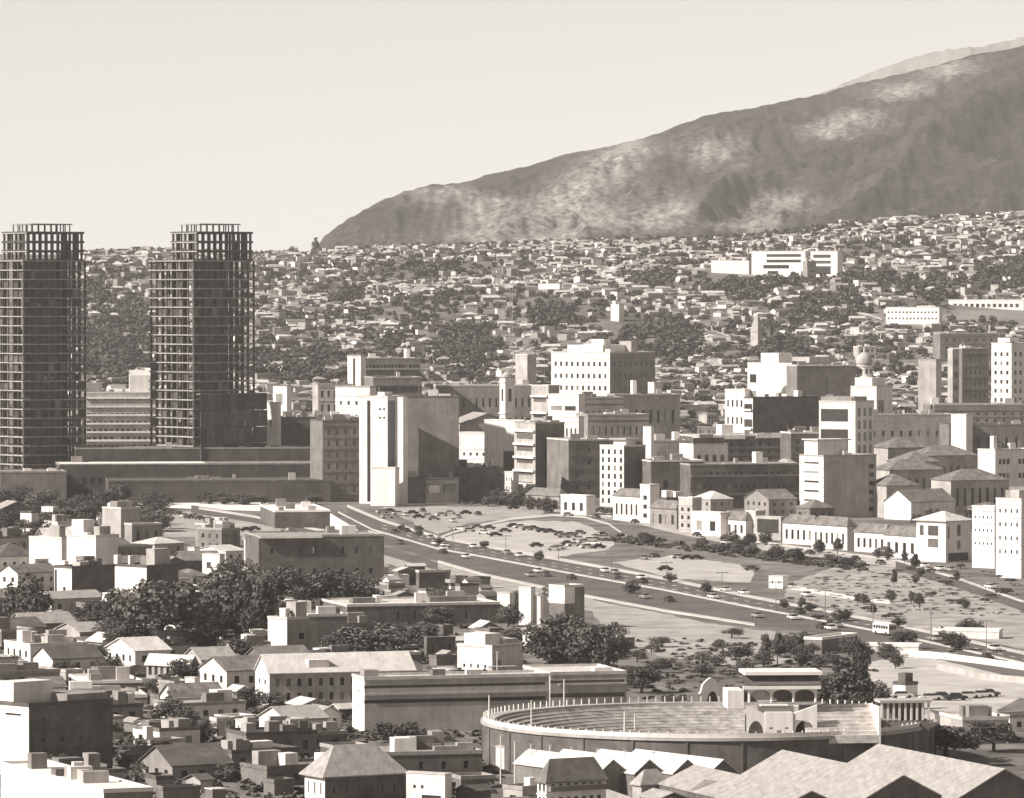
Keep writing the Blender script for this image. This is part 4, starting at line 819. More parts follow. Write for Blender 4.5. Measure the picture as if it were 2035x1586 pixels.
def car(px, py, rot, k, where, grp):
    p = ground(px, py) + Vector((0, 0, .06)); t = empty('car', p, R(rot), '%s car %s' % (TONES[k], where), 'car', grp)
    t['label'] = '%s saloon car %s' % (TONES[k], where); t.scale = (1.12, 1.12, 1.12)
    link('body', CB[k], t); link('window', cg, t)
    for x, y in ((-1.4, -.88), (1.4, -.88), (-1.4, .68), (1.4, .68)): o = link('wheel', cw_, t); o.location = (x, y, .34)
LOTL = [(345, 1020), (356, 1024), (366, 1028), (376, 1031), (384, 1028), (397, 1033), (414, 1036), (438, 1044), (428, 1055), (440, 1058), (451, 1058), (462, 1059), (490, 1056), (505, 1054)]
for i, (x, y) in enumerate(LOTL): car(x, y, 20 if i > 6 else 62, (0, 3, 0, 2, 0, 2, 3, 2, 3, 2, 2, 3, 2, 3)[i], 'parked on the left lot below the podium' + (' near its upper corner' if i < 6 else ' toward the service road'), 'cars parked on the left lot')
cl = [(760, 1020), (775, 1018), (792, 1023), (806, 1026), (820, 1022), (832, 1030), (850, 1028), (862, 1034), (878, 1026), (894, 1022), (910, 1030), (926, 1022), (770, 1030), (840, 1018), (900, 1038), (950, 1024)]
for i, (x, y) in enumerate(cl): car(x, y, random.choice([15, 20, 105]), random.choice([0, 0, 1, 1, 2, 3]), 'parked at the foot of the slim white tower', 'cars parked below the slim white tower')
c2 = [(915, 1054), (932, 1057), (948, 1050), (962, 1062), (985, 1066), (1020, 1048), (1034, 1050), (1048, 1054), (1060, 1053), (1078, 1058), (1092, 1059), (1112, 1064), (1122, 1069), (1134, 1066), (1150, 1074), (1160, 1080), (1128, 1083), (1140, 1086), (1066, 1087), (1102, 1094), (1112, 1092), (1172, 1076), (1180, 1083), (1166, 1090), (1200, 1072), (972, 1052), (1004, 1058), (1152, 1062), (1190, 1090)]
for i, (x, y) in enumerate(c2): car(x, y, random.choice([12, 20, 25, -20]), random.choice([0, 0, 1, 1, 2, 3, 3]), 'on the round parking lot above the highway', 'cars parked on the round lot')
for i, (x, y, k, r) in enumerate([(1348, 1110, 0, 20), (1366, 1112, 2, 20), (1384, 1112, 2, 15), (1322, 1134, 2, 20), (1494, 1134, 3, 10), (1280, 1112, 1, 80), (1300, 1108, 3, 60)]):
    car(x, y, r, k, 'on the pale vacant lot beyond the highway, %s' % ('leftmost white of the row', 'middle dark of the row', 'right end of the row', 'alone by the kerb', 'at the right tip', 'by the verge', 'by the verge edge')[i], 'cars on the pale vacant lot')
road = [(881, 1093, 0, 'just below the slip road junction'), (1032, 1107, 0, 'right of the junction on the far lanes'), (1085, 1146, 3, 'on the near lanes above the slabs'), (1203, 1138, 0, 'first of two by a tree shadow'), (1222, 1141, 1, 'second of two by a tree shadow'), (1275, 1152, 0, 'by the curve of the pale lot'), (1417, 1190, 0, 'alone on the middle lanes'), (1442, 1176, 0, 'left of two near the lot tip'), (1478, 1182, 0, 'right of two near the lot tip'), (1577, 1232, 0, 'on the near lanes by the depot'), (1604, 1186, 0, 'on the pavement side by the footpath'), (1652, 1245, 2, 'dark one behind the bus'), (1505, 1228, 1, 'at the near kerb left of the depot'), (1330, 1196, 2, 'on the near lanes in the middle')]
for q in range(26):
    x = U(780, 2030); lane = q % 4; y = (interp(x, HWF) * (1 - (.3, .7)[lane % 2]) + interp(x, HWM) * (.3, .7)[lane % 2]) if lane < 2 else (interp(x, HWM) * (1 - (.3, .62)[lane % 2]) + interp(x, HWN) * (.3, .62)[lane % 2])
    road.append((x, y, random.choice([0, 0, 1, 2, 3]), 'in the %s lanes' % ('far' if lane < 2 else 'near')))
for x, y, k, w in road: car(x, y, -72, k, 'driving on the highway ' + w, 'cars driving on the highway')
for i, (x, y, k) in enumerate([(1185, 1030, 3), (1215, 1030, 0), (1262, 1040, 2), (1385, 1066, 2), (1442, 1082, 0), (1590, 1100, 0), (1610, 1102, 2), (1700, 1114, 2), (1836, 1128, 0), (1868, 1134, 0), (1890, 1136, 1), (1990, 1180, 2), (1968, 1170, 0), (1750, 1122, 3)]):
    car(x, y, -70, k, 'at the kerb of the street of row houses, %s' % ('near its upper end' if i < 3 else 'below the arched front' if i < 5 else 'below the middle row' if i < 8 else 'near the corner shops'), 'cars along the row house street')
for x, y in ((1105, 1000), (1088, 1004), (1060, 1010), (1040, 1003), (1020, 1012), (1128, 1026)): car(x, y, 30, random.choice([0, 2, 3]), 'among the clutter below the balcony block', 'cars below the balcony block')
for x, y, k in ((1725, 1390, 0), (1792, 1388, 0), (1850, 1392, 0), (1872, 1390, 3), (1900, 1392, 2), (1925, 1388, 0), (1952, 1386, 0), (1965, 1384, 3)): car(x, y, 8, k, 'parked along the near edge of the pale lot', 'cars along the pale lot')
def bus(px, py, rot):
    p = ground(px, py) + Vector((0, 0, .08)); t = empty('bus', p, R(rot), 'white bus with dark window band on the near lanes of the highway', 'bus')
    put('body', -4.2, 4.2, -1.2, 1.2, .5, 2.9, W_, t); put('roof', -4.0, 4.0, -1.1, 1.1, 2.9, 3.1, PLAZA, t)
    for k in range(6): put('window', -3.8 + 1.3 * k, -2.8 + 1.3 * k, -1.25, -1.2, 1.7, 2.5, GL, t); put('window', -3.8 + 1.3 * k, -2.8 + 1.3 * k, 1.2, 1.25, 1.7, 2.5, GL, t)
    put('windscreen', 4.2, 4.25, -1, 1, 1.5, 2.6, GL, t); put('rear_window', -4.25, -4.2, -1, 1, 1.6, 2.5, GL, t)
    for x in (-2.6, 2.8):
        for y in (-1.25, .95): o = link('wheel', cw_, t); o.location = (x, y, .5); o.scale = (1.45, 1.3, 1.45)
bus(1758, 1262, -64)

# ---------------------------------------------------------------- trees
def crown_mesh(name, kind, nleaf, leaf, seed):
    r = np.random.default_rng(seed); K = {'round': 26, 'wide': 34, 'tall': 24, 'conifer': 30}[kind]
    C = []
    for i in range(K):
        while True:
            q = r.uniform(-1, 1, 3)
            if np.linalg.norm(q) < 1: break
        if kind == 'round': c = q * (.36, .36, .36) + (0, 0, .50); rad = r.uniform(.10, .2)
        elif kind == 'wide': c = q * (.38, .38, .30) + (0, 0, .52 + .1 * r.random()); rad = r.uniform(.08, .18)
        elif kind == 'tall': c = q * (.26, .26, .40) + (0, 0, .55); rad = r.uniform(.10, .18)
        else:
            z = r.random() ** 1.3; w = .36 * (1 - z) + .03; c = np.array((q[0] * w, q[1] * w, .14 + .8 * z)); rad = .05 + .12 * (1 - z)
        C.append((c, rad))
    pk = np.array([x[1] ** 2 for x in C]); pk /= pk.sum(); idx = r.choice(K, nleaf, p=pk)
    cen = np.array([x[0] for x in C])[idx]; rad = np.array([x[1] for x in C])[idx][:, None]
    d = r.normal(size=(nleaf, 3)); d /= np.linalg.norm(d, axis=1)[:, None]
    P = cen + d * rad * (r.uniform(.55, 1.12, (nleaf, 1))) * (1, 1, .8)
    nrm = d * .75 + r.normal(size=(nleaf, 3)) * .45; nrm /= np.linalg.norm(nrm, axis=1)[:, None]
    a = np.cross(nrm, r.normal(size=(nleaf, 3))); a /= np.linalg.norm(a, axis=1)[:, None]; b = np.cross(nrm, a)
    sz = leaf * r.uniform(.6, 1.4, (nleaf, 1)); a *= sz; b *= sz * .7
    V = np.stack([P - a, P - b * 1.0, P + a, P + b], 1).reshape(-1, 3)
    return V, np.arange(nleaf * 4).reshape(-1, 4)
def np_mesh(name, V, Fq, m):
    me = bpy.data.meshes.new(name); me.vertices.add(len(V)); me.vertices.foreach_set('co', np.ascontiguousarray(V, dtype=np.float32).ravel())
    nf, k = Fq.shape; me.loops.add(nf * k); me.loops.foreach_set('vertex_index', Fq.ravel().astype(np.int32))
    me.polygons.add(nf); me.polygons.foreach_set('loop_start', np.arange(0, nf * k, k, dtype=np.int32)); me.update(calc_edges=True); me.validate()
    me.materials.append(m); return me
KINDS = [('round', 'rounded dark'), ('wide', 'wide spreading'), ('tall', 'tall narrow'), ('conifer', 'pointed dark')]
CR = {}
for kd, _ in KINDS:
    for v in range(2): CR[kd, v] = np_mesh('crown', *crown_mesh('crown', kd, 2600, .03, 10 * v + len(kd)), LEAF)
    CR[kd, 'dry'] = np_mesh('crown', *crown_mesh('crown', kd, 1500, .03, 55 + len(kd)), LEAFL)
    CR[kd, 's'] = np_mesh('crown', *crown_mesh('crown', kd, 420, .065, 77 + len(kd)), LEAF)
tk = MB().cyl(0, 0, -.02, .5, .035, .022, 7)
for a, dx in ((0, .16), (2.1, .14), (4.2, .15)):
    b = len(tk.v); c, s = math.cos(a), math.sin(a)
    tk.v += [(.02 * s, -.02 * c, .28), (-.02 * s, .02 * c, .28), (dx * c - .008 * s, dx * s + .008 * c, .6), (dx * c + .008 * s, dx * s - .008 * c, .6), (0, 0, .34)]; tk.f += [(b, b + 1, b + 2, b + 3), (b + 4, b + 1, b + 2), (b + 4, b, b + 3)]
TK = tk.mesh('trunk', BARK)
def tree(x, y, z, w, h, kd, v, label, grp=None, rz=None, nm='tree'):
    t = empty(nm, (x, y, z), random.random() * 6.28 if rz is None else rz, label, nm, grp); t.scale = (w, w, h)
    link('trunk', TK, t); link('crown', CR[kd, v], t); return t
def treepx(px, yb, wpx, hpx, kd, v, label, grp=None, Y=None):
    if Y is None: p = ground(px, yb)
    else: p = Vector((xat(px, Y), Y, H(xat(px, Y), Y)))
    s = p.y / F; return tree(p.x, p.y, p.z, wpx * s * 1.08, hpx * s, kd, v, label, grp)
BIG = [  # px, base row, width, height, kind, label
 (320, 1305, 210, 150, 'wide', 'broadest dark tree mass left of the cream tall house'), (250, 1262, 120, 90, 'round', 'dark round tree below the white square block'),
 (420, 1275, 150, 130, 'round', 'big dark tree right of the square block'), (500, 1290, 130, 150, 'wide', 'dark tree directly left of the cream tall house'),
 (560, 1230, 140, 100, 'wide', 'dark tree below the big dark block'), (640, 1222, 150, 90, 'wide', 'wide tree right of the trees below the dark block'), (470, 1200, 110, 90, 'round', 'dark tree at the foot of the twin slabs'),
 (710, 1215, 100, 75, 'round', 'dark tree left of the long warehouse roof'), (52, 1262, 100, 115, 'round', 'dark tree below the tall white party wall'), (78, 1075, 62, 40, 'round', 'small dome shaped dark tree by the far left white front'),
 (1090, 1345, 130, 110, 'round', 'dark tree right of the white parapet villa'), (1170, 1350, 120, 110, 'wide', 'broad dark tree above the right factory wing'), (1210, 1330, 90, 90, 'round', 'dark tree at the right of the tree group behind the factory'), (1130, 1310, 110, 90, 'round', 'rear dark tree behind the right factory wing'),
 (1275, 1378, 90, 50, 'wide', 'dark tree between the factory wing and the bullring'), (740, 1312, 150, 70, 'wide', 'bushy tree behind the grey school roof'), (830, 1300, 100, 60, 'wide', 'bushy tree right of the school roof tree'),
 (660, 1318, 70, 60, 'round', 'dark bush against the annex behind the cream house'), (800, 1490, 120, 55, 'wide', 'dark tree in front of the long factory'), (880, 1500, 70, 40, 'round', 'low dark tree right of the tree before the factory'),
 (375, 1460, 60, 60, 'round', 'dark round tree in the lower left yard'), (330, 1445, 90, 55, 'wide', 'wide tree left of the round yard tree'), (1680, 1418, 140, 120, 'conifer', 'large dark pointed tree behind the grandstand'), (1710, 1412, 60, 150, 'tall', 'tall dark poplar rising from the dark pointed tree'),
 (1650, 1415, 110, 75, 'round', 'dark round tree at the left of the pointed tree'), (1730, 1420, 90, 70, 'round', 'dark round tree at the right of the pointed tree'), (1520, 1322, 40, 60, 'tall', 'slim tree left of the two above the gatehouse'), (1545, 1320, 40, 62, 'tall', 'slim tree right of the two above the gatehouse'), (1592, 1325, 46, 50, 'round', 'small round tree above the gatehouse roof'), (1470, 1320, 60, 40, 'wide', 'low tree left of the slim trees above the gatehouse'),
 (1880, 1512, 170, 75, 'wide', 'dark tree in front of the right rim of the bullring'), (1790, 1510, 130, 60, 'wide', 'dark tree below the arcade'), (1975, 1495, 110, 60, 'wide', 'bushy tree under the open pavilion'), (1930, 1262, 60, 36, 'round', 'dark bush by the bright long shed'), (1900, 1292, 60, 40, 'round', 'dark bush below the bright long shed'),
 (1795, 1290, 60, 40, 'wide', 'bush near the narrow canopy'), (1345, 1420, 70, 40, 'wide', 'low bush on the far side of the ring'), (1255, 1180, 40, 30, 'round', 'bush on the highway verge above the slabs'),
 (180, 1245, 80, 50, 'wide', 'tree below the white front house'), (150, 1430, 0, 0, 'x', '')]
for px, yb, w, h, kd, lab in BIG:
    if kd == 'x': continue
    if kd in ('round', 'wide') and w > 60: h *= 1.12
    treepx(px, yb, w, h, kd, random.randint(0, 1), lab)
    NAMED.append((px - w / 2, px + w / 2, yb - h * .8, yb, ground(px, yb).y, ground(px, yb).x, 4))
def scatter(n, poly_fn, wr, hr, kinds, vs_, labf, grp, nm='tree'):
    for i in range(n):
        px, py = poly_fn(); kd = random.choice(kinds); p = ground(px, py); w = random.uniform(*wr); h = random.uniform(*hr)
        tree(p.x, p.y, p.z, w, h, kd, random.choice(vs_), labf, grp, nm=nm)
def along(P, j=2):
    def f():
        x = U(P[0][0], P[-1][0]); return x, interp(x, P) + U(-j, j)
    return f
scatter(16, along([(1230, 1075), (1420, 1092), (1700, 1128)], 5), (5, 8), (3, 5), ['round', 'wide'], [0, 1], 'dark street tree on the verge below the row house street', 'street trees on the verge')
scatter(14, along([(1420, 1074), (1800, 1120)], 4), (3.5, 6), (3.5, 5.5), ['round', 'tall'], [0, 1], 'small tree at the kerb in front of the white row houses', 'small kerb trees in front of the row houses')
scatter(16, along([(780, 1046), (860, 1075), (1180, 1130), (1500, 1196), (2020, 1300)], 8), (3, 5), (2.5, 4), ['round'], [0, 1], 'small round bush along the highway edge', 'bushes along the highway', 'bush')
scatter(12, lambda: (U(1690, 1990), U(1135, 1225)), (2.5, 5), (3, 6), ['round', 'tall'], [0, 1], 'small lone tree on the scrubby field', 'lone trees on the scrubby field')
scatter(24, lambda: (U(1560, 2010), U(1130, 1235)), (3, 6), (1, 1.8), ['wide'], ['dry', 0], 'low shrub on the scrubby field', 'shrubs on the scrubby field', 'shrub')
scatter(24, along([(950, 1002), (1350, 1030)], 8), (5, 9), (5, 8), ['round', 'wide'], [0, 1], 'dark tree among the centre street fronts', 'trees among the centre street fronts')
scatter(14, along([(1820, 1040), (2030, 1060)], 10), (5, 8), (4, 7), ['round', 'wide'], [0, 1], 'dark tree among the right edge houses', 'trees among the right edge houses')
scatter(40, lambda: (U(-10, 330), U(1005, 1060)), (8, 16), (6, 11), ['round', 'wide'], ['dry', 'dry', 0], 'pale leafy tree on the wooded bank below the tower podium', 'trees on the bank below the podium')
scatter(30, lambda: (U(180, 560), U(1215, 1330)), (8, 13), (5, 9), ['round', 'wide'], [0, 1, 'dry'], 'dark tree in the wooded hollow of the left quarter', 'trees in the wooded hollow')
scatter(14, lambda: (U(1230, 1480), U(1265, 1370)), (5, 9), (2.5, 4.5), ['round', 'wide'], ['dry'], 'tree in the scrub between factory wing and highway', 'trees in the scrub behind the bullring')
scatter(30, lambda: (U(0, 600), U(1330, 1570)), (4, 9), (3.5, 6), ['round', 'wide'], [0, 1, 'dry'], 'yard tree among the lower left houses', 'yard trees among the lower left houses')
scatter(20, lambda: (U(1500, 1800), U(1285, 1330)), (4, 8), (3, 5), ['round', 'wide'], ['dry', 0], 'pale tree below the long white depot', 'trees below the long white depot')
scatter(22, lambda: (U(780, 1160), U(1200, 1330)), (6, 11), (4, 7), ['round', 'wide'], ['dry', 0, 1], 'tree around the villa behind the factory', 'trees around the parapet villa')
scatter(26, along([(215, 1001), (660, 1003)], 1), (5, 9), (3, 6), ['wide', 'round'], [0, 1], 'dark tree planted along the podium foot', 'trees along the podium foot')

# undergrowth: low tufts and bushes nobody could count
def undergrowth(label, n, polyf, wr, hr, m, name='undergrowth'):
    pv = [crown_mesh('c', 'wide', 36, .2, 500 + k)[0] for k in range(4)]; out = []
    for i in range(n):
        px, py = polyf(); p = ground(px, py)
        if any(abs(p.y - Yn) < 1.0 for Yn in ()): continue
        v_ = pv[i % 4]; a = U(0, 6.28); c, s_ = math.cos(a), math.sin(a); w, h = U(*wr), U(*hr)
        out.append(np.stack([p.x + w * (v_[:, 0] * c - v_[:, 1] * s_), p.y + w * (v_[:, 0] * s_ + v_[:, 1] * c), -h * .42 + h * v_[:, 2]], 1))
    V = np.concatenate(out); tag(link(name, np_mesh(name, V, np.arange(len(V)).reshape(-1, 4), m)), label, name, kind='stuff')
undergrowth('dark low bushes filling the yards of the lower left quarter', 1500, lambda: (U(-20, 1000), U(1180, 1590)), (1.5, 4.5), (1, 3), LEAF)
undergrowth('dry pale weeds in the yards of the lower half', 700, lambda: (U(-20, 1500), U(1270, 1590)), (1.2, 3), (.6, 1.6), LEAFL, 'dry_weeds')
undergrowth('scrubby tufts over the field beside the highway', 300, lambda: (U(1600, 2060), U(1135, 1225)), (1.2, 3), (.4, 1.0), mat('dry_grass_tufts', .24, .4, .3, v2=.15), 'field_scrub')
undergrowth('dark shrubs along the verge under the street trees', 260, lambda: (lambda x: (x, interp(x, [(1180, 1062), (1320, 1078), (1480, 1098), (1720, 1126)]) + U(-4, 12)))(U(1180, 1720)), (2, 5), (1, 2.5), LEAF, 'verge_shrubs')
undergrowth('scrub between the bullring and the highway', 300, lambda: (U(1180, 1740), U(1275, 1375)), (1.2, 3.5), (.6, 1.8), LEAFL, 'scrub')
undergrowth('bushes on the bank below the tower podium', 700, lambda: (U(-20, 250), U(1003, 1050)), (3, 7), (2, 6), LEAFL, 'bank_bushes')
undergrowth('rubble and weeds at the foot of the centre street fronts', 260, lambda: (lambda x: (x, interp(x, [(900, 1000), (1100, 1003), (1360, 1040)]) + U(-5, 3)))(U(900, 1360)), (1.5, 4), (1, 2.5), LEAF, 'kerbside_bushes')

# ---------------------------------------------------------------- ordinary houses between the named ones
def clear(px0, px1, ytop, ybase, x, Y, r):
    for a, b, t, bs, Yn, xn, rn in NAMED:
        if px1 > a and px0 < b:
            if Y < Yn - 2 and ytop < bs - .30 * (bs - t): return False
            if abs(Y - Yn) < rn * .9 + r and abs(x - xn) < rn * .9 + r: return False
    return True
KEEP = [[(640, 1000), (1100, 1000), (1300, 1030), (1560, 1088), (1800, 1108), (2060, 1160), (2060, 1300), (1730, 1302), (1480, 1290), (1200, 1240), (860, 1130), (740, 1100), (320, 1080), (300, 1002)],
        [(955, 1395), (1880, 1395), (1880, 1520), (955, 1520)], [(1725, 1300), (2060, 1330), (2060, 1440), (1725, 1400)], [(1500, 1560), (2060, 1500), (2060, 1700), (1500, 1700)], [(1480, 1280), (1760, 1290), (1760, 1420), (1480, 1400)]]
def inside(p, P):
    c = False; j = len(P) - 1
    for i in range(len(P)):
        if (P[i][1] > p[1]) != (P[j][1] > p[1]) and p[0] < (P[j][0] - P[i][0]) * (p[1] - P[i][1]) / (P[j][1] - P[i][1]) + P[i][0]: c = not c
        j = i
    return c
WL = [W_, W_, L_, M_, D_, D_, K_]; RFS = [(RW, 'pale'), (RL, 'grey'), (RT, 'tiled'), (RT, 'tiled'), (RD, 'tarred')]
def filler(n, pxr, Yr, wr, hr, thr, where, grp, roofs=('flat', 'hip', 'gx', 'gy'), tries=14, win=True):
    made = 0
    for i in range(n * tries):
        if made >= n: break
        Y = U(*Yr); px = U(*pxr); x = xat(px, Y); zg = H(x, Y); w = U(*wr); d = U(*wr); h = U(*hr); th = U(*thr)
        s = Y / F; hw = (w * math.cos(R(th))) / s; hl = d * math.sin(R(th)) / s; yb = pix(x, Y, zg)[1]; yt = pix(x, Y, zg + h)[1]
        if any(inside((px + dx, yb), P) for P in KEEP for dx in (-hl, 0, hw)): continue
        if not clear(px - hl, px + hw, yt - 2, yb, x, Y, max(w, d) * .5): continue
        rm, rn = random.choice(RFS); rf = random.choice(roofs); wm = random.choice(WL)
        nz = max(1, int(h / 3.4)); nx = max(2, int(w / 3.5)); ny = max(1, int(d / 4))
        wn = {W_.name: 'white', L_.name: 'pale', M_.name: 'grey', D_.name: 'dark', K_.name: 'sooty'}[wm.name]
        st = 'low' if nz == 1 else 'two storey' if nz == 2 else 'mid rise'
        ex = []
        if rf == 'flat' and win and random.random() < .35: a = U(.1, .6); b = U(.2, .6); ex = [('roof_house', a, a + .25, b, b + .3, 0, U(1.5, 3), random.choice([W_, L_, M_]))]
        KW = 'shed' if not win else 'house' if nz < 3 else 'building'
        building('%s walled %s ' % (wn, st) + KW + ' under a %s %s roof %s' % (rn, {'flat': 'flat', 'hip': 'hipped', 'gx': 'gabled', 'gy': 'gabled'}[rf], where), KW, px - hl, px, px + hw, None, yt, th, wm,
                 L=g(ny, nz, .35, .45) if win and random.random() < .7 else None, Rr=g(nx, nz, .35, .45) if win else None, roof=rf, rm=rm, gh=min(w, d) * U(.16, .28), Y=Y, extras=ex, name=KW, group='%s %s %s %s %ss %s' % (wn, st, rn, rf, KW, where))
        made += 1
    return made
filler(70, (560, 2060), (2290, 2480), (12, 24), (7, 16), (12, 40), 'in the city centre blocks', '', ('flat', 'flat', 'flat', 'hip'))
filler(70, (560, 2060), (2480, 2900), (14, 28), (8, 18), (12, 40), 'in the blocks below the hillside', '', ('flat', 'flat', 'flat', 'hip'))
filler(40, (1450, 2060), (2050, 2300), (10, 20), (5, 9), (15, 35), 'behind the street of row houses', '', ('hip', 'hip', 'gx', 'flat'))
filler(34, (1250, 1560), (2120, 2290), (10, 20), (6, 12), (15, 35), 'behind the arched street front', '', ('flat', 'flat', 'hip'))
filler(34, (-20, 560), (1560, 2060), (8, 16), (3.5, 8), (15, 50), 'in the left quarter', '')
filler(40, (-20, 600), (950, 1560), (9, 17), (2.8, 4.4), (24, 34), 'in the lower left quarter', '', ('flat', 'flat', 'gx'))
filler(80, (-20, 700), (950, 1560), (5, 10), (2.6, 4.2), (22, 36), 'in the lower left quarter', '', ('flat', 'flat', 'flat', 'gx', 'gy'))
filler(230, (-20, 1000), (930, 1700), (2.5, 7), (1.6, 3.0), (20, 40), 'in the lower left yards', '', ('flat', 'flat', 'flat', 'gx', 'gy'), win=False)
filler(22, (560, 1100), (960, 1350), (6, 12), (3, 5), (15, 50), 'around the long factory', '')
filler(60, (930, 1520), (885, 950), (4, 9), (2, 4), (15, 50), 'below the bullring', '')
filler(14, (1500, 2050), (985, 1130), (6, 12), (2.5, 4), (15, 50), 'near the pale lot', '')

# ---------------------------------------------------------------- hillside: houses and trees
ZONES = [(590, 725, 130, 40), (235, 690, 75, 85), (930, 705, 70, 50), (1320, 690, 90, 45), (1640, 618, 80, 32), (1845, 575, 70, 24), (1990, 560, 60, 26), (1480, 580, 60, 20), (190, 590, 30, 28), (215, 548, 30, 12), (1560, 560, 80, 16), (1110, 640, 60, 26), (860, 540, 60, 14), (690, 590, 40, 16), (1730, 560, 60, 14), (1300, 560, 50, 20), (1210, 760, 60, 26), (1560, 700, 60, 26), (760, 690, 50, 26)]
def wooded(px, py): return any(((px - a) / c) ** 2 + ((py - b) / d) ** 2 < .8 + noise.noise(Vector((px / 30, py / 18, 2))) for a, b, c, d in ZONES)
def hmesh(kind, w, d, h, gh):
    wl = MB(); wl.box(0, w, 0, d, -4, h); rf = MB(); e = .35
    if kind == 'flat': rf.box(-.15, w + .15, -.15, d + .15, h, h + .35)
    elif kind == 'gable':
        for k in (0, .2): rf.quad((-e, -e, h + k), (w + e, -e, h + k), (w + e, d / 2, h + gh + k), (-e, d / 2, h + gh + k)); rf.quad((w + e, d + e, h + k), (-e, d + e, h + k), (-e, d / 2, h + gh + k), (w + e, d / 2, h + gh + k))
        wl.tri((0, 0, h), (0, d, h), (0, d / 2, h + gh)); wl.tri((w, 0, h), (w, d, h), (w, d / 2, h + gh))
    else:
        i = d / 2; rf.quad((-e, -e, h), (w + e, -e, h), (w - i, i, h + gh), (i, i, h + gh)); rf.quad((w + e, d + e, h), (-e, d + e, h), (i, i, h + gh), (w - i, i, h + gh)); rf.tri((-e, d + e, h), (-e, -e, h), (i, i, h + gh)); rf.tri((w + e, -e, h), (w + e, d + e, h), (w - i, i, h + gh))
    return wl, rf
HV = []
for kind, w, d, h, gh in (('flat', 8, 7, 4.0, 0), ('gable', 9, 7, 3.8, 1.6), ('hip', 10, 8, 3.8, 1.8), ('flat', 8, 7, 6.2, 0), ('flat', 14, 7, 4.0, 0), ('gable', 13, 7, 3.8, 1.7)):
    a, b = hmesh(kind, w, d, h, gh); HV.append((kind, w, d, h, a, b))
WM = [(W_, 'white'), (L_, 'pale'), (L_, 'pale'), (M_, 'grey')]; RM2 = [(RW, 'pale'), (RW, 'pale'), (RL, 'grey'), (RL, 'grey'), (RT, 'dark tiled')]
spots = []
for i in range(2100):
    px = U(120, 2080); Y = 2950 + 2360 * random.random() ** .8; ang = U(8, 40); dx, dy = math.cos(R(ang)), math.sin(R(ang))
    if random.random() < .45: dx, dy = math.cos(R(-60 + U(-10, 10))), math.sin(R(-60))
    x = xat(px, Y)
    if noise.noise(Vector((x / 150, Y / 260, 21))) < -0.22 and random.random() < .8: continue
    n = random.randint(2, 7)
    for k in range(n):
        v = random.randrange(6); X, YY = x, Y; x += dx * (HV[v][1] * .85 + U(0, 3)); Y += dy * (HV[v][1] * .85 + U(0, 3))
        if not (2900 < YY < 5330): continue
        q = pix(X, YY, H(X, YY))
        if wooded(*q) and random.random() < .85: continue
        if any(abs(X - a) < 6.5 and abs(YY - b) < 9 for a, b, *_ in spots[-120:]): continue
        if not clear(q[0] - 15, q[0] + 20, q[1] - 10, q[1], X, YY, 6): continue
        spots.append((X, YY, v, R(ang if random.random() < .5 else U(5, 75)), U(.55, 1.1)))
spots.sort(key=lambda s: s[1]); print('hill houses', len(spots))
def zone(px, py):
    a = 'between the two unfinished towers' if px < 300 else 'right of the unfinished towers' if px < 700 else 'above the slim white tower' if px < 960 else 'above the white office building' if px < 1320 else 'below the hospital' if px < 1700 else 'on the right of the hillside'
    return a
meshc = {}
stuffs = {}
for i, (X, YY, v, rz, sc) in enumerate(spots):
    kind, w, d, h, wl, rf = HV[v]; wm, wn = random.choice(WM); rm, rn = random.choice(RM2); zg = H(X, YY)
    if i < 290:
        q = pix(X, YY, zg); kk = {'flat': 'flat', 'gable': 'gabled', 'hip': 'hipped'}[kind]
        lab = '%s %shillside house with %s %s roof %s' % (wn, 'two storey ' if h > 5 else 'long ' if w > 12 else 'small ', rn, kk, zone(*q))
        t = empty('hillside_house', (X, YY, zg), rz, lab, 'house', lab.replace(' house ', ' houses ')); t.scale = (sc, sc, sc)
        for nm, mbx, mm in (('wall', wl, wm), ('roof', rf, rm)):
            key = (v, nm, mm.name)
            if key not in meshc: meshc[key] = mbx.mesh(nm, mm)
            link(nm, meshc[key], t)
        if kind != 'gable':
            for k in range(3): put('window', w * (.15 + .27 * k), w * (.15 + .27 * k) + 1.2, -.05, .02, h - 1.9, h - .8, GL, t)
    else:
        c, s = math.cos(rz), math.sin(rz)
        for mbx, mm in ((wl, wm), (rf, rm)):
            V, Fc = stuffs.setdefault(mm.name, ([], [])); b = len(V)
            V += [(X + sc * (p[0] * c - p[1] * s), YY + sc * (p[0] * s + p[1] * c), zg + sc * p[2]) for p in mbx.v]; Fc += [tuple(b + j for j in f) for f in mbx.f]
# the many farther houses: one mass
V = []; Fc = []; mi = []; mats = []
for k, (vv, ff) in stuffs.items():
    b = len(V); V += vv; Fc += [tuple(b + j for j in f) for f in ff]; mi += [len(mats)] * len(ff); mats.append(MATS[k])
me = bpy.data.meshes.new('hillside_houses'); me.from_pydata(V, [], Fc)
for m_ in mats: me.materials.append(m_)
me.polygons.foreach_set('material_index', mi); tag(link('hillside_houses', me), 'mass of small pale far houses covering the upper hillside', 'houses', kind='stuff')
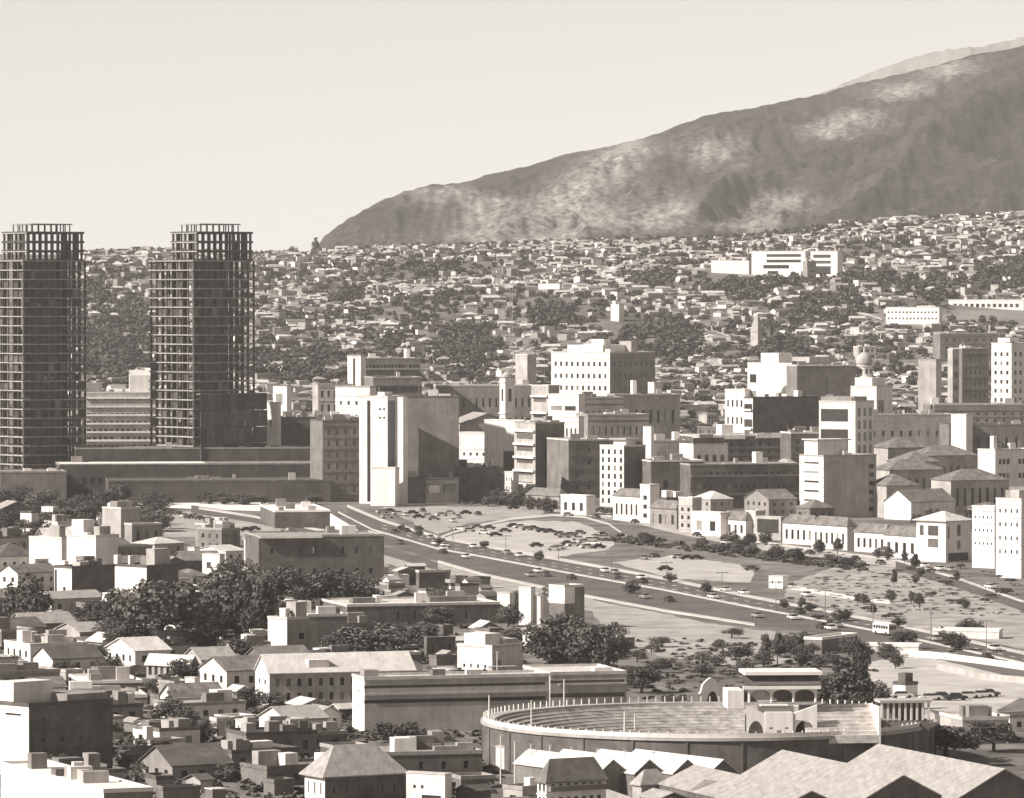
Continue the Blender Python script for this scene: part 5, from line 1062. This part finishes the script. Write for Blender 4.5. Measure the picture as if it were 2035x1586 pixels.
# trees on the hill
tsp = []
for i in range(9000):
    px = U(120, 2080); Y = 2700 + 2640 * random.random() ** .85; x = xat(px, Y); q = pix(x, Y, H(x, Y)); wd = wooded(*q)
    if not wd and random.random() < (.15 if noise.noise(Vector((x / 150, Y / 260, 21))) < 0 else .3): continue
    if wd and False: continue
    if not clear(q[0] - 14, q[0] + 14, q[1] - 18, q[1], x, Y, 3): continue
    tsp.append((x, Y, U(5, 11), U(4, 8) * (1.2 if wd else 1), wd))
for a, b, c, d in ZONES:
    for i in range(int(c * d / 40)):
        an = U(0, 6.28); r_ = math.sqrt(random.random()); p = ground(a + c * r_ * math.cos(an), b + d * r_ * math.sin(an))
        if p.y > 2600 and clear(a, a, b, b, p.x, p.y, 3): tsp.append((p.x, p.y, U(8, 14), U(6, 10), True))
for i in range(150):
    p = ground(U(560, 2040), U(880, 985))
    if clear(0, 0, 0, 0, p.x, p.y, 2): tsp.append((p.x, p.y, U(6, 11), U(6, 10), False))
tsp.sort(key=lambda s: s[1]); print('hill trees', len(tsp))
rest = tsp; protoV = []
for sd in range(5):
    v_, f_ = crown_mesh('c', ['round', 'wide', 'round', 'wide', 'tall'][sd], 70, .15, 300 + sd); protoV.append(v_)
vs_ = []
for i, (x, y, w, h, wd) in enumerate(rest):
    v_ = protoV[i % 5]; a = U(0, 6.28); c, s = math.cos(a), math.sin(a); z = H(x, y)
    vs_.append(np.stack([x + w * (v_[:, 0] * c - v_[:, 1] * s), y + w * (v_[:, 0] * s + v_[:, 1] * c), z - h * .12 + h * v_[:, 2]], 1))
Vv = np.concatenate(vs_); HL = mat('hillside_foliage', 0.11, .5, .03, v2=0.055, rough=.8)
tag(link('hillside_trees', np_mesh('hillside_trees', Vv, np.arange(len(Vv)).reshape(-1, 4), HL)), 'dense mass of dark trees filling the hillside between the houses', 'trees', kind='stuff')
tree(xat(628, 5250), 5250, H(xat(628, 5250), 5250) - 1, 17, 20, 'conifer', 0, 'pointed dark conifer alone on the skyline right of the towers')
tree(xat(583, 5270), 5270, H(xat(583, 5270), 5270) - 1, 13, 10, 'round', 0, 'round dark tree on the skyline left of the conifer')
tree(xat(222, 5270), 5270, H(xat(222, 5270), 5270) - 1, 10, 8, 'conifer', 0, 'small pointed tree on the skyline between the towers')
# tall thin things on the hillside
def tall_mast(px, Yp, yt, label):
    x = xat(px, Yp); z = H(x, Yp); t = empty('radio_mast', (x, Yp, z), 0, label, 'mast'); h = zat(yt, Yp) - z
    for dx, dy in ((-.8, -.8), (.8, -.8), (.8, .8), (-.8, .8)): MB().box(dx - .15, dx + .15, dy - .15, dy + .15, 0, h).build('leg', L_, t)
    mb = MB(); n = int(h / 4)
    for k in range(n): mb.box(-.95, .95, -.95, .95, 4 * k, 4 * k + .25)
    mb.build('bracing', L_, t); put('head_frame', -4, 1, -1, 1, h, h + 2, W_, t)
tall_mast(1016, 3500, 572, 'thin pale lattice mast with a head frame above the bell tower')
# winding hill roads
def hill_road(P, w):
    A = []
    for p, q in zip(P, P[1:]):
        for k in range(8): A.append((p[0] + (q[0] - p[0]) * k / 8, p[1] + (q[1] - p[1]) * k / 8))
    mb = MB(); L2 = []
    for x, y in A: p = ground(x, y); L2.append(p)
    for p, q in zip(L2, L2[1:]): mb.quad((p.x, p.y - w, H(p.x, p.y - w) + 1.0), (q.x, q.y - w, H(q.x, q.y - w) + 1.0), (q.x, q.y + w, H(q.x, q.y + w) + 1.0), (p.x, p.y + w, H(p.x, p.y + w) + 1.0))
    tag(mb.build('hill_road', DIRTL), kind='structure')
hill_road([(590, 620), (640, 628), (700, 640), (770, 662), (800, 672)], 8); hill_road([(1230, 575), (1330, 592), (1430, 600)], 5); hill_road([(1620, 600), (1700, 622), (1760, 640)], 7); hill_road([(1380, 640), (1430, 665), (1500, 690)], 6); hill_road([(200, 600), (250, 628), (270, 660)], 9); hill_road([(520, 660), (600, 652), (690, 660)], 4)
print('objects', len(bpy.data.objects))

# ---------------------------------------------------------------- labels: say which one, by landmark and by order from the left
LM = [(60, 600, 'the left unfinished tower'), (400, 600, 'the right unfinished tower'), (240, 830, 'the banded apartments'), (600, 860, 'the windowless hall'), (760, 900, 'the slim white tower'), (860, 870, 'the blank grey block'), (1008, 790, 'the bell tower'), (1070, 910, 'the balcony block'), (1200, 740, 'the white office building'),
      (1236, 950, 'the ornate facade'), (1410, 890, 'the billboard building'), (1550, 750, 'the mural wall'), (1720, 740, 'the basilica dome'), (1670, 960, 'the pale office block'), (1800, 840, 'the institutional block'), (1990, 740, 'the apartment tower'), (2000, 940, 'the triple window building'), (1790, 1000, 'the gable fronted house'), (1880, 1080, 'the stacked balconies building'),
      (1550, 520, 'the hillside hospital'), (1815, 625, 'the hillside school'), (1960, 600, 'the hillside pavilion'), (628, 490, 'the skyline conifer'), (1016, 640, 'the lattice mast'), (120, 1100, 'the twin party walls'), (255, 1160, 'the white square block'), (500, 1110, 'the twin slabs'), (640, 1110, 'the big dark block'), (570, 1260, 'the cream tall house'), (820, 1215, 'the long warehouse'), (1070, 1210, 'the white upright slabs'),
      (660, 1360, 'the grey school'), (900, 1400, 'the long factory'), (970, 1300, 'the parapet villa'), (1400, 1430, 'the bullring'), (1550, 1390, 'the gatehouse'), (1690, 1350, 'the pointed tree'), (1800, 1410, 'the arcade'), (330, 1335, 'the raised gallery'), (100, 1460, 'the left edge white building'), (220, 1370, 'the bright sheds'), (700, 1540, 'the hipped house'), (850, 1560, 'the arched porch house'), (1140, 1560, 'the colonial house'), (1300, 1550, 'the zigzag sheds'), (1850, 1560, 'the market halls'), (1545, 1155, 'the footpath kiosk'), (1920, 1255, 'the bright long shed'), (1660, 1270, 'the white depot'), (1758, 1255, 'the bus'), (1040, 1065, 'the round parking lot'), (420, 1040, 'the left parking lot'), (1340, 1130, 'the pale vacant lot'), (1810, 1180, 'the scrubby field'), (1480, 1045, 'the arched street front'), (1620, 1065, 'the pilastered street houses'), (1240, 1010, 'the cream slim window house')]
ORD = ['leftmost', 'second from left', 'third from left', 'fourth from left', 'fifth from left', 'sixth from left', 'seventh from left', 'eighth from left', 'ninth from left'] + ['%s from left' % q for q in ('tenth', 'eleventh', 'twelfth', 'thirteenth', 'fourteenth', 'fifteenth', 'sixteenth')]
def regroup(): 
    d = {}
    for o in COL.objects:
        if o.parent is None and 'label' in o: d.setdefault(o['label'], []).append(o)
    return {k: v for k, v in d.items() if len(v) > 1}
def ppos(o): return pix(*o.location)
for lab, os_ in regroup().items():
    for o in os_:
        x, y = ppos(o); dd = min((((x - a) / 1.0) ** 2 + ((y - b) * 1.4) ** 2, a, b, n) for a, b, n in LM); w = dd[3]
        dx, dy = x - dd[1], y - dd[2]
        rel = ('right of' if dx > 0 else 'left of') if abs(dx) > 60 or abs(dx) > abs(dy) * 1.5 else ('below' if dy > 0 else 'above')
        base = lab.split(' in the ')[0].split(' below the ')[0].split(' on the ')[0].split(' among the ')[0].split(' between ')[0].split(' behind the ')[0].split(' around the ')[0].split(' right of the ')[0].split(' above the ')[0].split(' near the ')[0].split(' planted ')[0].split(' parked at')[0]
        o['label'] = base + ' ' + rel + ' ' + w
for lab, os_ in regroup().items():
    if len(os_) <= 16:
        for i, o in enumerate(sorted(os_, key=lambda o: ppos(o)[0])): o['label'] = lab + ', ' + ORD[i] + ' such'
    else:
        for o in os_: o['group'] = lab
for o in COL.objects:
    if 'label' in o and len(o['label'].split()) > 16:
        l = o['label']
        for a, b in ((' such', ''), (' walled', ''), ('hillside house', 'house'), ('two storey ', ''), (' under a', ','), ('small ', ''), (' leafy', ''), (' roof', ' roofed'), (' saloon', ''), (' and service', ''), (' first of two by a tree shadow', ''), (' second of two by a tree shadow', ''), ('toward the service road ', ''), ('near its upper corner ', ''), (' slim', ''), (' small', ''), (' dark', ''), (' the ', ' ')):
            if len(l.split()) > 16: l = l.replace(a, b)
        o['label'] = l
bad = [o['label'] for o in COL.objects if 'label' in o and not 4 <= len(o['label'].split()) <= 16]; print('bad', len(bad), bad[:4]); [print('BADLAB', b) for b in bad[:40]]
